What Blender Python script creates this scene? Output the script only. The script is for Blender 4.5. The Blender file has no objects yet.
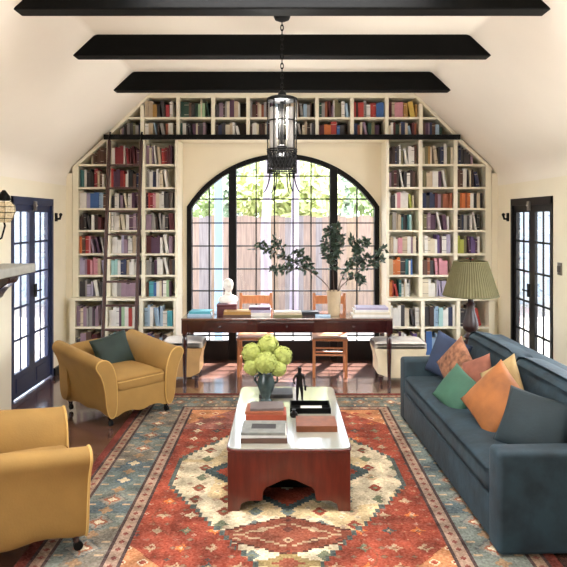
import bpy, bmesh, math, random
import numpy as np
from mathutils import Vector, Matrix, Euler
random.seed(7)
R = math.radians
PI = math.pi
sc = bpy.context.scene
COL = sc.collection

# ------------------------------------------------------------------ materials
MATS = {}
def nt(name):
    m = bpy.data.materials.new(name); m.use_nodes = True
    t = m.node_tree
    return m, t, t.nodes['Principled BSDF']

def srgb(r, g, b):
    f = lambda c: (c/255/12.92) if c/255 <= .04045 else ((c/255+.055)/1.055)**2.4
    return (f(r), f(g), f(b))

def mat(name, rgb, rough=.6, var=0.0, vscale=8.0, bump=0.0, bscale=60.0, metal=0.0, sheen=0.0, coat=0.0, spec=.5, stretch=None):
    if name in MATS: return MATS[name]
    m, t, b = nt(name)
    c = srgb(*rgb)
    b.inputs['Roughness'].default_value = rough
    b.inputs['Metallic'].default_value = metal
    b.inputs['Specular IOR Level'].default_value = spec
    if sheen:
        b.inputs['Sheen Weight'].default_value = sheen
        b.inputs['Sheen Roughness'].default_value = .4
        b.inputs['Sheen Tint'].default_value = (min(1, c[0]*1.5+.1), min(1, c[1]*1.5+.1), min(1, c[2]*1.5+.1), 1)
    if coat:
        b.inputs['Coat Weight'].default_value = coat
        b.inputs['Coat Roughness'].default_value = .08
    tc = t.nodes.new('ShaderNodeTexCoord')
    src = tc.outputs['Object']
    if stretch:
        mp = t.nodes.new('ShaderNodeMapping'); mp.inputs['Scale'].default_value = stretch
        t.links.new(src, mp.inputs['Vector']); src = mp.outputs['Vector']
    if var:
        n = t.nodes.new('ShaderNodeTexNoise'); n.inputs['Scale'].default_value = vscale; n.inputs['Detail'].default_value = 4
        t.links.new(src, n.inputs['Vector'])
        r = t.nodes.new('ShaderNodeValToRGB')
        lo = [max(0, x*(1-var)) for x in c]; hi = [min(1, x*(1+var)) for x in c]
        r.color_ramp.elements[0].position = .3; r.color_ramp.elements[0].color = (*lo, 1)
        r.color_ramp.elements[1].position = .7; r.color_ramp.elements[1].color = (*hi, 1)
        t.links.new(n.outputs['Fac'], r.inputs['Fac']); t.links.new(r.outputs['Color'], b.inputs['Base Color'])
    else:
        b.inputs['Base Color'].default_value = (*c, 1)
    if bump:
        n2 = t.nodes.new('ShaderNodeTexNoise'); n2.inputs['Scale'].default_value = bscale; n2.inputs['Detail'].default_value = 3
        t.links.new(src, n2.inputs['Vector'])
        bp = t.nodes.new('ShaderNodeBump'); bp.inputs['Strength'].default_value = bump; bp.inputs['Distance'].default_value = .01
        t.links.new(n2.outputs['Fac'], bp.inputs['Height']); t.links.new(bp.outputs['Normal'], b.inputs['Normal'])
    MATS[name] = m
    return m

def floor_material():
    m, t, b = nt('dark_wood_planks')
    tc = t.nodes.new('ShaderNodeTexCoord')
    mp = t.nodes.new('ShaderNodeMapping'); mp.inputs['Rotation'].default_value = (0, 0, 0)
    t.links.new(tc.outputs['Object'], mp.inputs['Vector'])
    br = t.nodes.new('ShaderNodeTexBrick')
    br.inputs['Scale'].default_value = 1.0; br.inputs['Mortar Size'].default_value = .003
    br.inputs['Brick Width'].default_value = 1.1; br.inputs['Row Height'].default_value = .11
    br.inputs['Color1'].default_value = (*srgb(116, 82, 70), 1); br.inputs['Color2'].default_value = (*srgb(90, 62, 54), 1)
    br.inputs['Mortar'].default_value = (*srgb(28, 16, 13), 1)
    t.links.new(mp.outputs['Vector'], br.inputs['Vector'])
    n = t.nodes.new('ShaderNodeTexNoise'); n.inputs['Scale'].default_value = 3; n.inputs['Detail'].default_value = 6
    mp2 = t.nodes.new('ShaderNodeMapping'); mp2.inputs['Scale'].default_value = (1.5, 14, 1)
    t.links.new(tc.outputs['Object'], mp2.inputs['Vector']); t.links.new(mp2.outputs['Vector'], n.inputs['Vector'])
    mx = t.nodes.new('ShaderNodeMix'); mx.data_type = 'RGBA'; mx.blend_type = 'MULTIPLY'; mx.inputs['Factor'].default_value = .6
    t.links.new(br.outputs['Color'], mx.inputs['A'])
    rp = t.nodes.new('ShaderNodeValToRGB'); rp.color_ramp.elements[0].color = (.5, .5, .5, 1); rp.color_ramp.elements[1].color = (1.3, 1.25, 1.2, 1)
    t.links.new(n.outputs['Fac'], rp.inputs['Fac']); t.links.new(rp.outputs['Color'], mx.inputs['B'])
    t.links.new(mx.outputs['Result'], b.inputs['Base Color'])
    b.inputs['Roughness'].default_value = .22
    b.inputs['Coat Weight'].default_value = 1; b.inputs['Coat Roughness'].default_value = .09; b.inputs['Coat IOR'].default_value = 2.1
    return m

def glass_material(name='clear_pane', tint=(1, 1, 1), refl=.6):
    m = bpy.data.materials.new(name); m.use_nodes = True
    t = m.node_tree; t.nodes.clear()
    out = t.nodes.new('ShaderNodeOutputMaterial')
    tr = t.nodes.new('ShaderNodeBsdfTransparent'); tr.inputs['Color'].default_value = (*tint, 1)
    gl = t.nodes.new('ShaderNodeBsdfGlossy'); gl.inputs['Roughness'].default_value = .02
    fr = t.nodes.new('ShaderNodeFresnel'); fr.inputs['IOR'].default_value = 1.45
    mu = t.nodes.new('ShaderNodeMath'); mu.operation = 'MULTIPLY'; mu.inputs[1].default_value = refl
    mx = t.nodes.new('ShaderNodeMixShader')
    t.links.new(fr.outputs['Fac'], mu.inputs[0]); t.links.new(mu.outputs['Value'], mx.inputs['Fac'])
    t.links.new(tr.outputs['BSDF'], mx.inputs[1]); t.links.new(gl.outputs['BSDF'], mx.inputs[2])
    t.links.new(mx.outputs['Shader'], out.inputs['Surface'])
    return m

def rug_material():
    m, t, b = nt('knotted_wool_rug')
    a = t.nodes.new('ShaderNodeVertexColor'); a.layer_name = 'pile'
    n = t.nodes.new('ShaderNodeTexNoise'); n.inputs['Scale'].default_value = 55; n.inputs['Detail'].default_value = 4
    tc = t.nodes.new('ShaderNodeTexCoord'); t.links.new(tc.outputs['Object'], n.inputs['Vector'])
    r = t.nodes.new('ShaderNodeValToRGB'); r.color_ramp.elements[0].position = .3; r.color_ramp.elements[1].position = .7
    r.color_ramp.elements[0].color = (.78, .78, .78, 1); r.color_ramp.elements[1].color = (1.15, 1.15, 1.15, 1)
    t.links.new(n.outputs['Fac'], r.inputs['Fac'])
    mx = t.nodes.new('ShaderNodeMix'); mx.data_type = 'RGBA'; mx.blend_type = 'MULTIPLY'; mx.inputs['Factor'].default_value = 1
    t.links.new(a.outputs['Color'], mx.inputs['A']); t.links.new(r.outputs['Color'], mx.inputs['B'])
    t.links.new(mx.outputs['Result'], b.inputs['Base Color'])
    b.inputs['Roughness'].default_value = .95; b.inputs['Specular IOR Level'].default_value = .1
    return m

CREAM = mat('cream_plaster', (238, 229, 205), .85, .03, 2.0, .05, 25)
CEILW = mat('warm_white_plaster', (240, 232, 217), .9, .02, 1.5, .05, 20)
SHELF = mat('cream_painted_wood', (242, 235, 212), .45, .02, 5)
BLACK = mat('black_stained_beam', (6, 6, 5), .6, .25, 4, .15, 30, spec=.12)
IRON = mat('black_iron', (6, 6, 6), .5, .1, 20, spec=.2)
BRONZE = mat('dark_bronze', (24, 20, 20), .35, .2, 20, metal=.6)
DOORBLUE = mat('navy_painted_door', (44, 52, 82), .35, .08, 6)
DOORBLK = mat('black_painted_door', (20, 19, 20), .4, .08, 6, spec=.3)
STONE = mat('grey_stone_mantel', (168, 166, 156), .6, .1, 12, .1, 50)
DKWOOD = mat('dark_mahogany', (52, 20, 18), .2, .3, 5, coat=1, stretch=(1, 8, 8))
REDWOOD = mat('reddish_mahogany', (92, 32, 20), .3, .25, 4, coat=.4, stretch=(8, 8, 1.5))
OAK = mat('orange_oak', (176, 112, 66), .45, .2, 6, stretch=(10, 10, 1.5))
MUST = mat('mustard_velvet', (154, 117, 57), .8, .10, 5, .12, 90, sheen=.15)
PIPE = mat('pale_gold_piping', (196, 156, 86), .7)
NAVY = mat('slate_blue_velvet', (28, 46, 54), .75, .45, 7, .3, 18, sheen=.22)
FLOORM = floor_material()
GLASS = glass_material()
SHADEM = mat('olive_pleated_silk', (98, 92, 60), .8, .06, 12)
OFFWH = mat('off_white_cotton', (228, 220, 208), .9, .06, 6, .1, 60)
TANFAB = mat('tan_woven_fabric', (190, 150, 96), .9, .1, 8, .1, 80)
CREAMFAB = mat('cream_woven_fabric', (226, 212, 180), .9, .08, 8, .1, 80)
PAGES = mat('book_pages', (228, 218, 194), .9, .08, 30)

# ------------------------------------------------------------------ mesh helpers
def new_bm(): return bmesh.new()

def box(bm, c, s, rot=None, mi=0):
    r = bmesh.ops.create_cube(bm, size=1)
    M = Matrix.Translation(Vector(c)) @ (rot.to_matrix().to_4x4() if rot else Matrix()) @ Matrix.Diagonal((*s, 1))
    bmesh.ops.transform(bm, matrix=M, verts=r['verts'])
    if mi:
        for f in {f for v in r['verts'] for f in v.link_faces}: f.material_index = mi
    return r['verts']

def boxb(bm, x0, x1, y0, y1, z0, z1, mi=0):
    return box(bm, ((x0+x1)/2, (y0+y1)/2, (z0+z1)/2), (abs(x1-x0), abs(y1-y0), abs(z1-z0)), None, mi)

def rbox(bm, c, s, r, seg=3, rot=None, crown=0.0, mi=0):
    """box with rounded edges; crown swells the top"""
    tmp = bmesh.new()
    bmesh.ops.create_cube(tmp, size=1)
    bmesh.ops.scale(tmp, vec=s, verts=tmp.verts)
    if crown:
        bmesh.ops.subdivide_edges(tmp, edges=[e for e in tmp.edges], cuts=7, use_grid_fill=True)
        for v in tmp.verts:
            u, w = v.co.x/(s[0]/2), v.co.y/(s[1]/2)
            if v.co.z > 0: v.co.z += crown*(1-u**4)*(1-w**4)*(v.co.z/(s[2]/2))
        es = [e for e in tmp.edges if len(e.link_faces) == 2 and e.calc_face_angle(0) > 1.0]
        bmesh.ops.bevel(tmp, geom=es, offset=r, segments=seg, affect='EDGES', profile=.5)
    else:
        bmesh.ops.bevel(tmp, geom=tmp.edges[:], offset=min(r, min(s)*.49), segments=seg, affect='EDGES', profile=.5)
    M = Matrix.Translation(Vector(c)) @ (rot.to_matrix().to_4x4() if rot else Matrix())
    bmesh.ops.transform(tmp, matrix=M, verts=tmp.verts)
    merge(bm, tmp, mi)

def merge(bm, tmp, mi=None):
    me = bpy.data.meshes.new('scratch'); 
    if mi is not None:
        for f in tmp.faces: f.material_index = mi
    tmp.to_mesh(me); tmp.free(); bm.from_mesh(me); bpy.data.meshes.remove(me)

def tube(bm, pts, r, n=8, cap=True, mi=0):
    pts = [Vector(p) for p in pts]
    rs = r if isinstance(r, (list, tuple)) else [r]*len(pts)
    rings = []; prev = None
    for i, p in enumerate(pts):
        d = (pts[min(i+1, len(pts)-1)]-pts[max(i-1, 0)]).normalized()
        if prev is None:
            a = Vector((0, 0, 1)) if abs(d.z) < .9 else Vector((1, 0, 0))
            u = d.cross(a).normalized()
        else:
            u = (prev-d*prev.dot(d))
            u = u.normalized() if u.length > 1e-6 else d.orthogonal().normalized()
        prev = u; w = d.cross(u)
        rings.append([bm.verts.new(p+(u*math.cos(2*PI*k/n)+w*math.sin(2*PI*k/n))*rs[i]) for k in range(n)])
    for a, b in zip(rings, rings[1:]):
        for k in range(n):
            f = bm.faces.new((a[k], a[(k+1) % n], b[(k+1) % n], b[k])); f.material_index = mi
    if cap:
        f = bm.faces.new(rings[0][::-1]); f.material_index = mi
        f = bm.faces.new(rings[-1]); f.material_index = mi

def lathe(bm, prof, n=24, c=(0, 0, 0), mi=0, fl=0.0, flutes=0):
    rings = []
    for r, z in prof:
        ring = []
        for k in range(n):
            a = 2*PI*k/n
            rr = r*(1+fl*math.cos(flutes*a)) if flutes else r
            ring.append(bm.verts.new((c[0]+rr*math.cos(a), c[1]+rr*math.sin(a), c[2]+z)))
        rings.append(ring)
    for a, b in zip(rings, rings[1:]):
        for k in range(n):
            f = bm.faces.new((a[k], a[(k+1) % n], b[(k+1) % n], b[k])); f.material_index = mi
    f = bm.faces.new(rings[0][::-1]); f.material_index = mi
    f = bm.faces.new(rings[-1]); f.material_index = mi

def prism(bm, pts, axis, a, b, mi=0):
    """extrude a 2-D polygon along axis from a to b. x:(y,z) y:(x,z) z:(x,y)"""
    def P(p, t): return {'x': (t, p[0], p[1]), 'y': (p[0], t, p[1]), 'z': (p[0], p[1], t)}[axis]
    A = [bm.verts.new(P(p, a)) for p in pts]; B = [bm.verts.new(P(p, b)) for p in pts]
    fs = [bm.faces.new(A), bm.faces.new(B[::-1])]
    n = len(pts)
    for k in range(n): fs.append(bm.faces.new((A[k], B[k], B[(k+1) % n], A[(k+1) % n])))
    for f in fs: f.material_index = mi

def loft(bm, sections, closed=True, mi=0):
    rings = [[bm.verts.new(p) for p in s] for s in sections]
    n = len(rings[0])
    for a, b in zip(rings, rings[1:]):
        for k in range(n if closed else n-1):
            f = bm.faces.new((a[k], a[(k+1) % n], b[(k+1) % n], b[k])); f.material_index = mi
    if closed:
        bm.faces.new(rings[0][::-1]).material_index = mi; bm.faces.new(rings[-1]).material_index = mi

def smoothpoly(pts, it=2):
    for _ in range(it):
        q = []
        n = len(pts)
        for i in range(n):
            a, b = pts[i], pts[(i+1) % n]
            q.append((a[0]*.75+b[0]*.25, a[1]*.75+b[1]*.25)); q.append((a[0]*.25+b[0]*.75, a[1]*.25+b[1]*.75))
        pts = q
    return pts

def ball(bm, c, r, sub=2, sc_=(1, 1, 1), mi=0):
    g = bmesh.ops.create_icosphere(bm, subdivisions=sub, radius=1)
    M = Matrix.Translation(Vector(c)) @ Matrix.Diagonal((r*sc_[0], r*sc_[1], r*sc_[2], 1))
    bmesh.ops.transform(bm, matrix=M, verts=g['verts'])
    for f in {f for v in g['verts'] for f in v.link_faces}: f.material_index = mi

def obj(name, bm, m, parent=None, smooth=True, angle=40, bevel=0, sub=0):
    bmesh.ops.recalc_face_normals(bm, faces=bm.faces)
    me = bpy.data.meshes.new(name); bm.to_mesh(me); bm.free()
    for x in (m if isinstance(m, (list, tuple)) else [m]): me.materials.append(x)
    o = bpy.data.objects.new(name, me); COL.objects.link(o)
    if smooth:
        me.shade_smooth()
        try: me.set_sharp_from_angle(angle=R(angle))
        except Exception: pass
    if parent: o.parent = parent
    if bevel:
        b = o.modifiers.new('bevel', 'BEVEL'); b.width = bevel; b.segments = 2; b.limit_method = 'ANGLE'; b.angle_limit = R(35)
    if sub:
        s = o.modifiers.new('sub', 'SUBSURF'); s.levels = sub; s.render_levels = sub
    return o

def tag(o, label, cat, group=None, kind=None):
    o['label'] = label; o['category'] = cat
    if group: o['group'] = group
    if kind: o['kind'] = kind
    return o

def thing(name, label, cat, loc=(0, 0, 0), rz=0, group=None):
    o = bpy.data.objects.new(name, None); COL.objects.link(o)
    o.empty_display_size = .1; o.location = loc; o.rotation_euler = (0, 0, rz)
    return tag(o, label, cat, group)

def struct(o, label=None):
    o['kind'] = 'structure'
    if label: o['label'] = label
    return o

def sempty(name):
    o = bpy.data.objects.new(name, None); COL.objects.link(o); return struct(o)

def dup(root, loc, rz, label, group=None):
    r = root.copy(); COL.objects.link(r); r.location = loc; r.rotation_euler = (0, 0, rz); r['label'] = label
    if group: r['group'] = group
    for ch in list(root.children):
        c = ch.copy(); COL.objects.link(c); c.parent = r
        for g in list(ch.children):
            d = g.copy(); COL.objects.link(d); d.parent = c
    return r

# ------------------------------------------------------------------ dimensions
WX = 2.68            # half width of the room
YB = 8.10            # window wall
YF = 7.70            # face of the bookcases
FILL_SKY0, FILL_SKY1 = 2.9, 4.3   # unseen ceiling opening, added for a fill light from above
YR = -1.8            # wall behind the camera
ZC = 3.43            # flat ceiling
def slope_z(x): return 4.938-.937*abs(x)

# ------------------------------------------------------------------ room shell
bm = new_bm(); boxb(bm, -2.95, 2.95, YR-.25, 8.3, -.12, 0)
struct(obj('floor', bm, FLOORM, smooth=False))

def wall_cells(bm, axis, t0, t1, u0, u1, z0, z1, holes):
    us = sorted({u0, u1, *[h[0] for h in holes], *[h[1] for h in holes]})
    zs = sorted({z0, z1, *[h[2] for h in holes], *[h[3] for h in holes]})
    for a, b in zip(us, us[1:]):
        for c, d in zip(zs, zs[1:]):
            um, zm = (a+b)/2, (c+d)/2
            if any(h[0] < um < h[1] and h[2] < zm < h[3] for h in holes): continue
            if axis == 'x': boxb(bm, t0, t1, a, b, c, d)
            else: boxb(bm, a, b, t0, t1, c, d)
    bmesh.ops.remove_doubles(bm, verts=bm.verts, dist=1e-5)
    # drop the faces shared by neighbouring cells
    seen = {}
    for f in bm.faces: seen.setdefault(frozenset(v.index for v in f.verts), []).append(f)
    bm.verts.index_update()
    seen = {}
    for f in bm.faces: seen.setdefault(frozenset(v.index for v in f.verts), []).append(f)
    bmesh.ops.delete(bm, geom=[f for fs in seen.values() if len(fs) > 1 for f in fs], context='FACES')

DL = (6.13, 7.24, 0.0, 2.07)     # door opening, both side walls
NWL = (-.6, 2.4, .5, 2.15)      # unseen side openings, added to let fill light in
NWR = (3.5, 5.6, .9, 2.15)
bm = new_bm(); wall_cells(bm, 'x', -WX-.08, -WX, YR-.2, 8.3, 0, 2.25, [DL, NWL])
struct(obj('wall_left', bm, CREAM, smooth=False))
bm = new_bm(); wall_cells(bm, 'x', WX, WX+.08, YR-.2, 8.3, 0, 2.25, [DL, NWR])
struct(obj('wall_right', bm, CREAM, smooth=False))
bm = new_bm(); boxb(bm, -2.9, 2.9, YR-.2, YR, 0, 3.6)
struct(obj('wall_front', bm, mat('bounce_cut_dark', (70, 52, 42), .6, .1, 4), smooth=False))  # unseen wall, coloured dark to cut light bouncing onto viewer-facing sides

# ceiling: flat middle, two slopes, softly rounded plaster knees
prof = [(-WX, 2.40)]
def knee(p0, p1, p2, r=.22, n=8):
    p0, p1, p2 = Vector(p0), Vector(p1), Vector(p2)
    a = p1+(p0-p1).normalized()*r; b = p1+(p2-p1).normalized()*r
    return [tuple((a*(1-t)**2+p1*2*t*(1-t)+b*t*t)) for t in [k/n for k in range(n+1)]]
xk = (4.938-ZC)/.937
prof = [(-WX, 2.25)]+knee((-WX, 2.25), (-WX, slope_z(WX)), (-xk, ZC), .13)+knee((-WX, slope_z(WX)), (-xk, ZC), (0, ZC), .03)+[(-.95, ZC)]
prof = prof+[(-x, z) for x, z in prof[::-1]]
outer = [(2.95, 2.2), (2.95, 3.8), (-2.95, 3.8), (-2.95, 2.2)]
bm = new_bm()
A = [(x, z) for x, z in prof]
top = [(x*1.0 + (-.05 if x < -2.6 else .05 if x > 2.6 else 0), z+.16) for x, z in prof]
YS = (YR-.2, FILL_SKY0, FILL_SKY1, 8.3)
va = [[bm.verts.new((x, y, z)) for x, z in A] for y in YS]
vb = [[bm.verts.new((x, y, z)) for x, z in top] for y in YS]
mid = len(A)//2-1
for j in range(3):
    for i in range(len(A)-1):
        if i == mid and j == 1:
            bm.faces.new((va[1][i], va[2][i], vb[2][i], vb[1][i])); bm.faces.new((va[1][i+1], vb[1][i+1], vb[2][i+1], va[2][i+1])); continue
        bm.faces.new((va[j][i], va[j][i+1], va[j+1][i+1], va[j+1][i])); bm.faces.new((vb[j][i], vb[j+1][i], vb[j+1][i+1], vb[j][i+1]))
for i in range(len(A)-1):
    bm.faces.new((va[0][i], vb[0][i], vb[0][i+1], va[0][i+1])); bm.faces.new((va[3][i], va[3][i+1], vb[3][i+1], vb[3][i]))
for j in (1, 2): bm.faces.new((va[j][mid], va[j][mid+1], vb[j][mid+1], vb[j][mid]))
for j in range(3):
    for i in (0, -1): bm.faces.new((va[j][i], va[j+1][i], vb[j+1][i], vb[j][i]))
struct(obj('ceiling', bm, CEILW, angle=60))
# the roof over it with eaves, added unseen to block sun and light leaks
bm = new_bm(); boxb(bm, -3.5, -.95, YR-.6, 8.75, 3.62, 3.72); boxb(bm, .95, 3.5, YR-.6, 8.75, 3.62, 3.72); boxb(bm, -.95, .95, YR-.6, FILL_SKY0, 3.62, 3.72); boxb(bm, -.95, .95, FILL_SKY1, 8.75, 3.62, 3.72)
for s in (-1, 1):
    prism(bm, [(s*1.5, 3.62), (s*3.4, 2.62), (s*3.4, 2.55), (s*2.9, 2.62), (s*2.9, 2.9), (s*1.5, 3.60)], 'y', YR-.6, 8.75)
struct(obj('blocker_roof', bm, mat('blocker_boards', (120, 100, 85), .8), smooth=False))

# window wall with its arched opening
AX, ASP, AAP, AH = .014, 2.0, 2.687, 1.255
AR = (AH**2+(AAP-ASP)**2)/(2*(AAP-ASP)); AZ = AAP-AR
def arch_z(x, off=0): return AZ+math.sqrt(max(0, (AR-off)**2-(x-AX)**2))
bm = new_bm()
xs = [AX-AH+2*AH*k/48 for k in range(49)]
for a, b in zip(xs, xs[1:]):
    prism(bm, [(a, arch_z(a)), (b, arch_z(b)), (b, 3.6), (a, 3.6)], 'y', YB, YB+.2)
boxb(bm, -2.9, AX-AH, YB, YB+.2, 0, 3.6); boxb(bm, AX+AH, 2.9, YB, YB+.2, 0, 3.6)
bmesh.ops.remove_doubles(bm, verts=bm.verts, dist=1e-5)
struct(obj('wall_back', bm, CREAM, smooth=False))

w1 = sempty('window_1')
def arch_ring(off):
    p = [(AX-AH+off, 0.0)]
    h = AH-off
    for k in range(41):
        x = AX-h+2*h*k/40; p.append((x, arch_z(x, off)))
    p.append((AX+AH-off, 0.0))
    return p
bm = new_bm()
o_, i_ = arch_ring(0), arch_ring(.06)
for k in range(len(o_)-1):
    prism(bm, [o_[k], o_[k+1], i_[k+1], i_[k]], 'y', YB-.02, YB+.10)
obj('window_frame', bm, IRON, w1, smooth=False)
for s in (-1, 1):
    bm = new_bm(); x = AX+s*.66
    prism(bm, [(x-.05, .0), (x+.05, .0), (x+.05, arch_z(x+.05)), (x-.05, arch_z(x-.05))], 'y', YB-.035, YB+.09)
    obj('mullion', bm, IRON, w1, smooth=False, bevel=.008)
bm = new_bm()
for x in (-.967, -.353, -.114, .131, .366, .967):
    boxb(bm, AX+x-.008, AX+x+.008, YB+.01, YB+.045, .24, arch_z(AX+x)-.02)
for z in (2.399, 2.098, 1.785, 1.484, 1.183, .896, .595, .31):
    hx = AH-.03 if z < ASP else min(AH-.03, math.sqrt(AR**2-(z-AZ)**2)-.02)
    if z > 2.3: hx = .66
    boxb(bm, AX-hx, AX+hx, YB+.012, YB+.043, z-.008, z+.008)
obj('muntin_lattice', bm, IRON, w1, smooth=False)
bm = new_bm(); boxb(bm, AX-AH+.05, AX+AH-.05, YB, YB+.08, 0, .245)
obj('kick_panel', bm, DOORBLK, w1, smooth=False)
bm = new_bm(); g = arch_ring(.03); bm.faces.new([bm.verts.new((x, YB+.05, max(z, .24))) for x, z in g])
obj('pane', bm, GLASS, w1, smooth=False)

# French doors, a pair in each side wall
def french_doors(name, side, m):
    root = sempty(name)
    X = side*WX
    bm = new_bm()
    xa, xb = X-side*.012, X+side*.085
    boxb(bm, xa, xb, 6.13, 6.165, 0, 2.07); boxb(bm, xa, xb, 7.205, 7.24, 0, 2.07); boxb(bm, xa, xb, 6.13, 7.24, 1.99, 2.07)
    obj('door_frame', bm, m, root, smooth=False)
    for a, b in ((6.165, 6.683), (6.687, 7.205)):
        bm = new_bm(); x0, x1 = X+side*.014, X+side*.044
        st = .075
        boxb(bm, x0, x1, a, a+st, .02, 1.99); boxb(bm, x0, x1, b-st, b, .02, 1.99)
        boxb(bm, x0, x1, a+st, b-st, 1.915, 1.99); boxb(bm, x0, x1, a+st, b-st, .02, .27)
        lf = obj('door_leaf', bm, m, root, smooth=False)
        bm = new_bm(); boxb(bm, X+side*.004, X+side*.02, a+st+.03, b-st-.03, .07, .22)
        obj('raised_panel', bm, m, lf, smooth=False, bevel=.006)
        bm = new_bm(); mid = (a+b)/2
        boxb(bm, x0+side*.009, x1-side*.009, mid-.011, mid+.011, .27, 1.915)
        for z in (.60, .93, 1.26, 1.59): boxb(bm, x0+side*.009, x1-side*.009, a+st, b-st, z-.011, z+.011)
        obj('muntin_lattice', bm, m, lf, smooth=False)
        bm = new_bm(); xm = (x0+x1)/2
        bm.faces.new([bm.verts.new((xm, y, z)) for y, z in ((a+st, .27), (b-st, .27), (b-st, 1.915), (a+st, 1.915))])
        obj('pane', bm, GLASS, lf, smooth=False)
    bm = new_bm(); boxb(bm, X-side*.012, X-side*.03, 6.66, 6.71, 1.0, 1.14)
    tube(bm, [(X-side*.02, 6.64, 1.07), (X-side*.06, 6.64, 1.07), (X-side*.06, 6.75, 1.07)], .009)
    obj('door_handle', bm, IRON, root)
    bm = new_bm(); boxb(bm, X-side*.012, X-side*.03, 6.655, 6.715, 1.93, 2.03); ball(bm, (X-side*.035, 6.685, 1.985), .014)
    obj('top_bolt', bm, mat('brushed_steel', (170, 165, 160), .35, metal=.9), root)
    return root
french_doors('door_1', -1, DOORBLUE)
french_doors('door_2', 1, DOORBLK)

# tall side windows out of view, added to light the room
for n, side, (y0, y1, z0, z1) in (('window_added_2', -1, NWL), ('window_added_3', 1, NWR)):
    r = sempty(n); bm = new_bm(); X = side*(WX+.04)
    for y in (y0+.03, (y0+y1)/2, y1-.03): boxb(bm, X-.03, X+.03, y-.03, y+.03, z0, z1)
    for z in (z0+.03, z1-.03): boxb(bm, X-.03, X+.03, y0, y1, z-.03, z+.03)
    obj('window_frame', bm, DOORBLK, r, smooth=False)

# baseboards
def bb(name, x0, x1, y0, y1, h, m):
    bm = new_bm(); boxb(bm, x0, x1, y0, y1, 0, h); struct(obj(name, bm, m, smooth=False, bevel=.004))
bb('baseboard_left', -WX, -WX+.03, 7.25, 7.69, .09, DOORBLK)
bb('baseboard_right', WX-.03, WX, 7.25, 7.69, .09, DOORBLK)
bb('baseboard_right_near', WX-.02, WX, YR, 6.12, .12, SHELF)
# plaster reveal around the bookcases
for s, n in ((-1, 'trim_1'), (1, 'trim_2')):
    bm = new_bm(); xs_ = sorted((s*2.605, s*WX)); boxb(bm, xs_[0], xs_[1], YF, YB, 0, slope_z(2.68)-.02)
    struct(obj(n, bm, CREAM, smooth=False))

# ------------------------------------------------------------------ ceiling beams
def beam(y0, z0, z1, label):
    def hx(z): return (4.938-z)/.937+.03
    bm = new_bm()
    prism(bm, [(-hx(z0), z0), (hx(z0), z0), (hx(z1), z1), (-hx(z1), z1)], 'y', y0, y0+.16)
    tag(obj('ceiling_beam', bm, BLACK, smooth=False, bevel=.012), label, 'beam', 'black ceiling beams')
beam(6.69, 3.23, 3.45, 'black wooden ceiling beam nearest the bookcases, shortest of the three in the photo')
beam(5.335, 3.25, 3.45, 'black wooden ceiling beam between the farthest beam and the hanging lantern')
beam(4.15, 3.25, 3.45, 'black wooden ceiling beam nearest the viewer, at the top edge of the photo')

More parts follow.
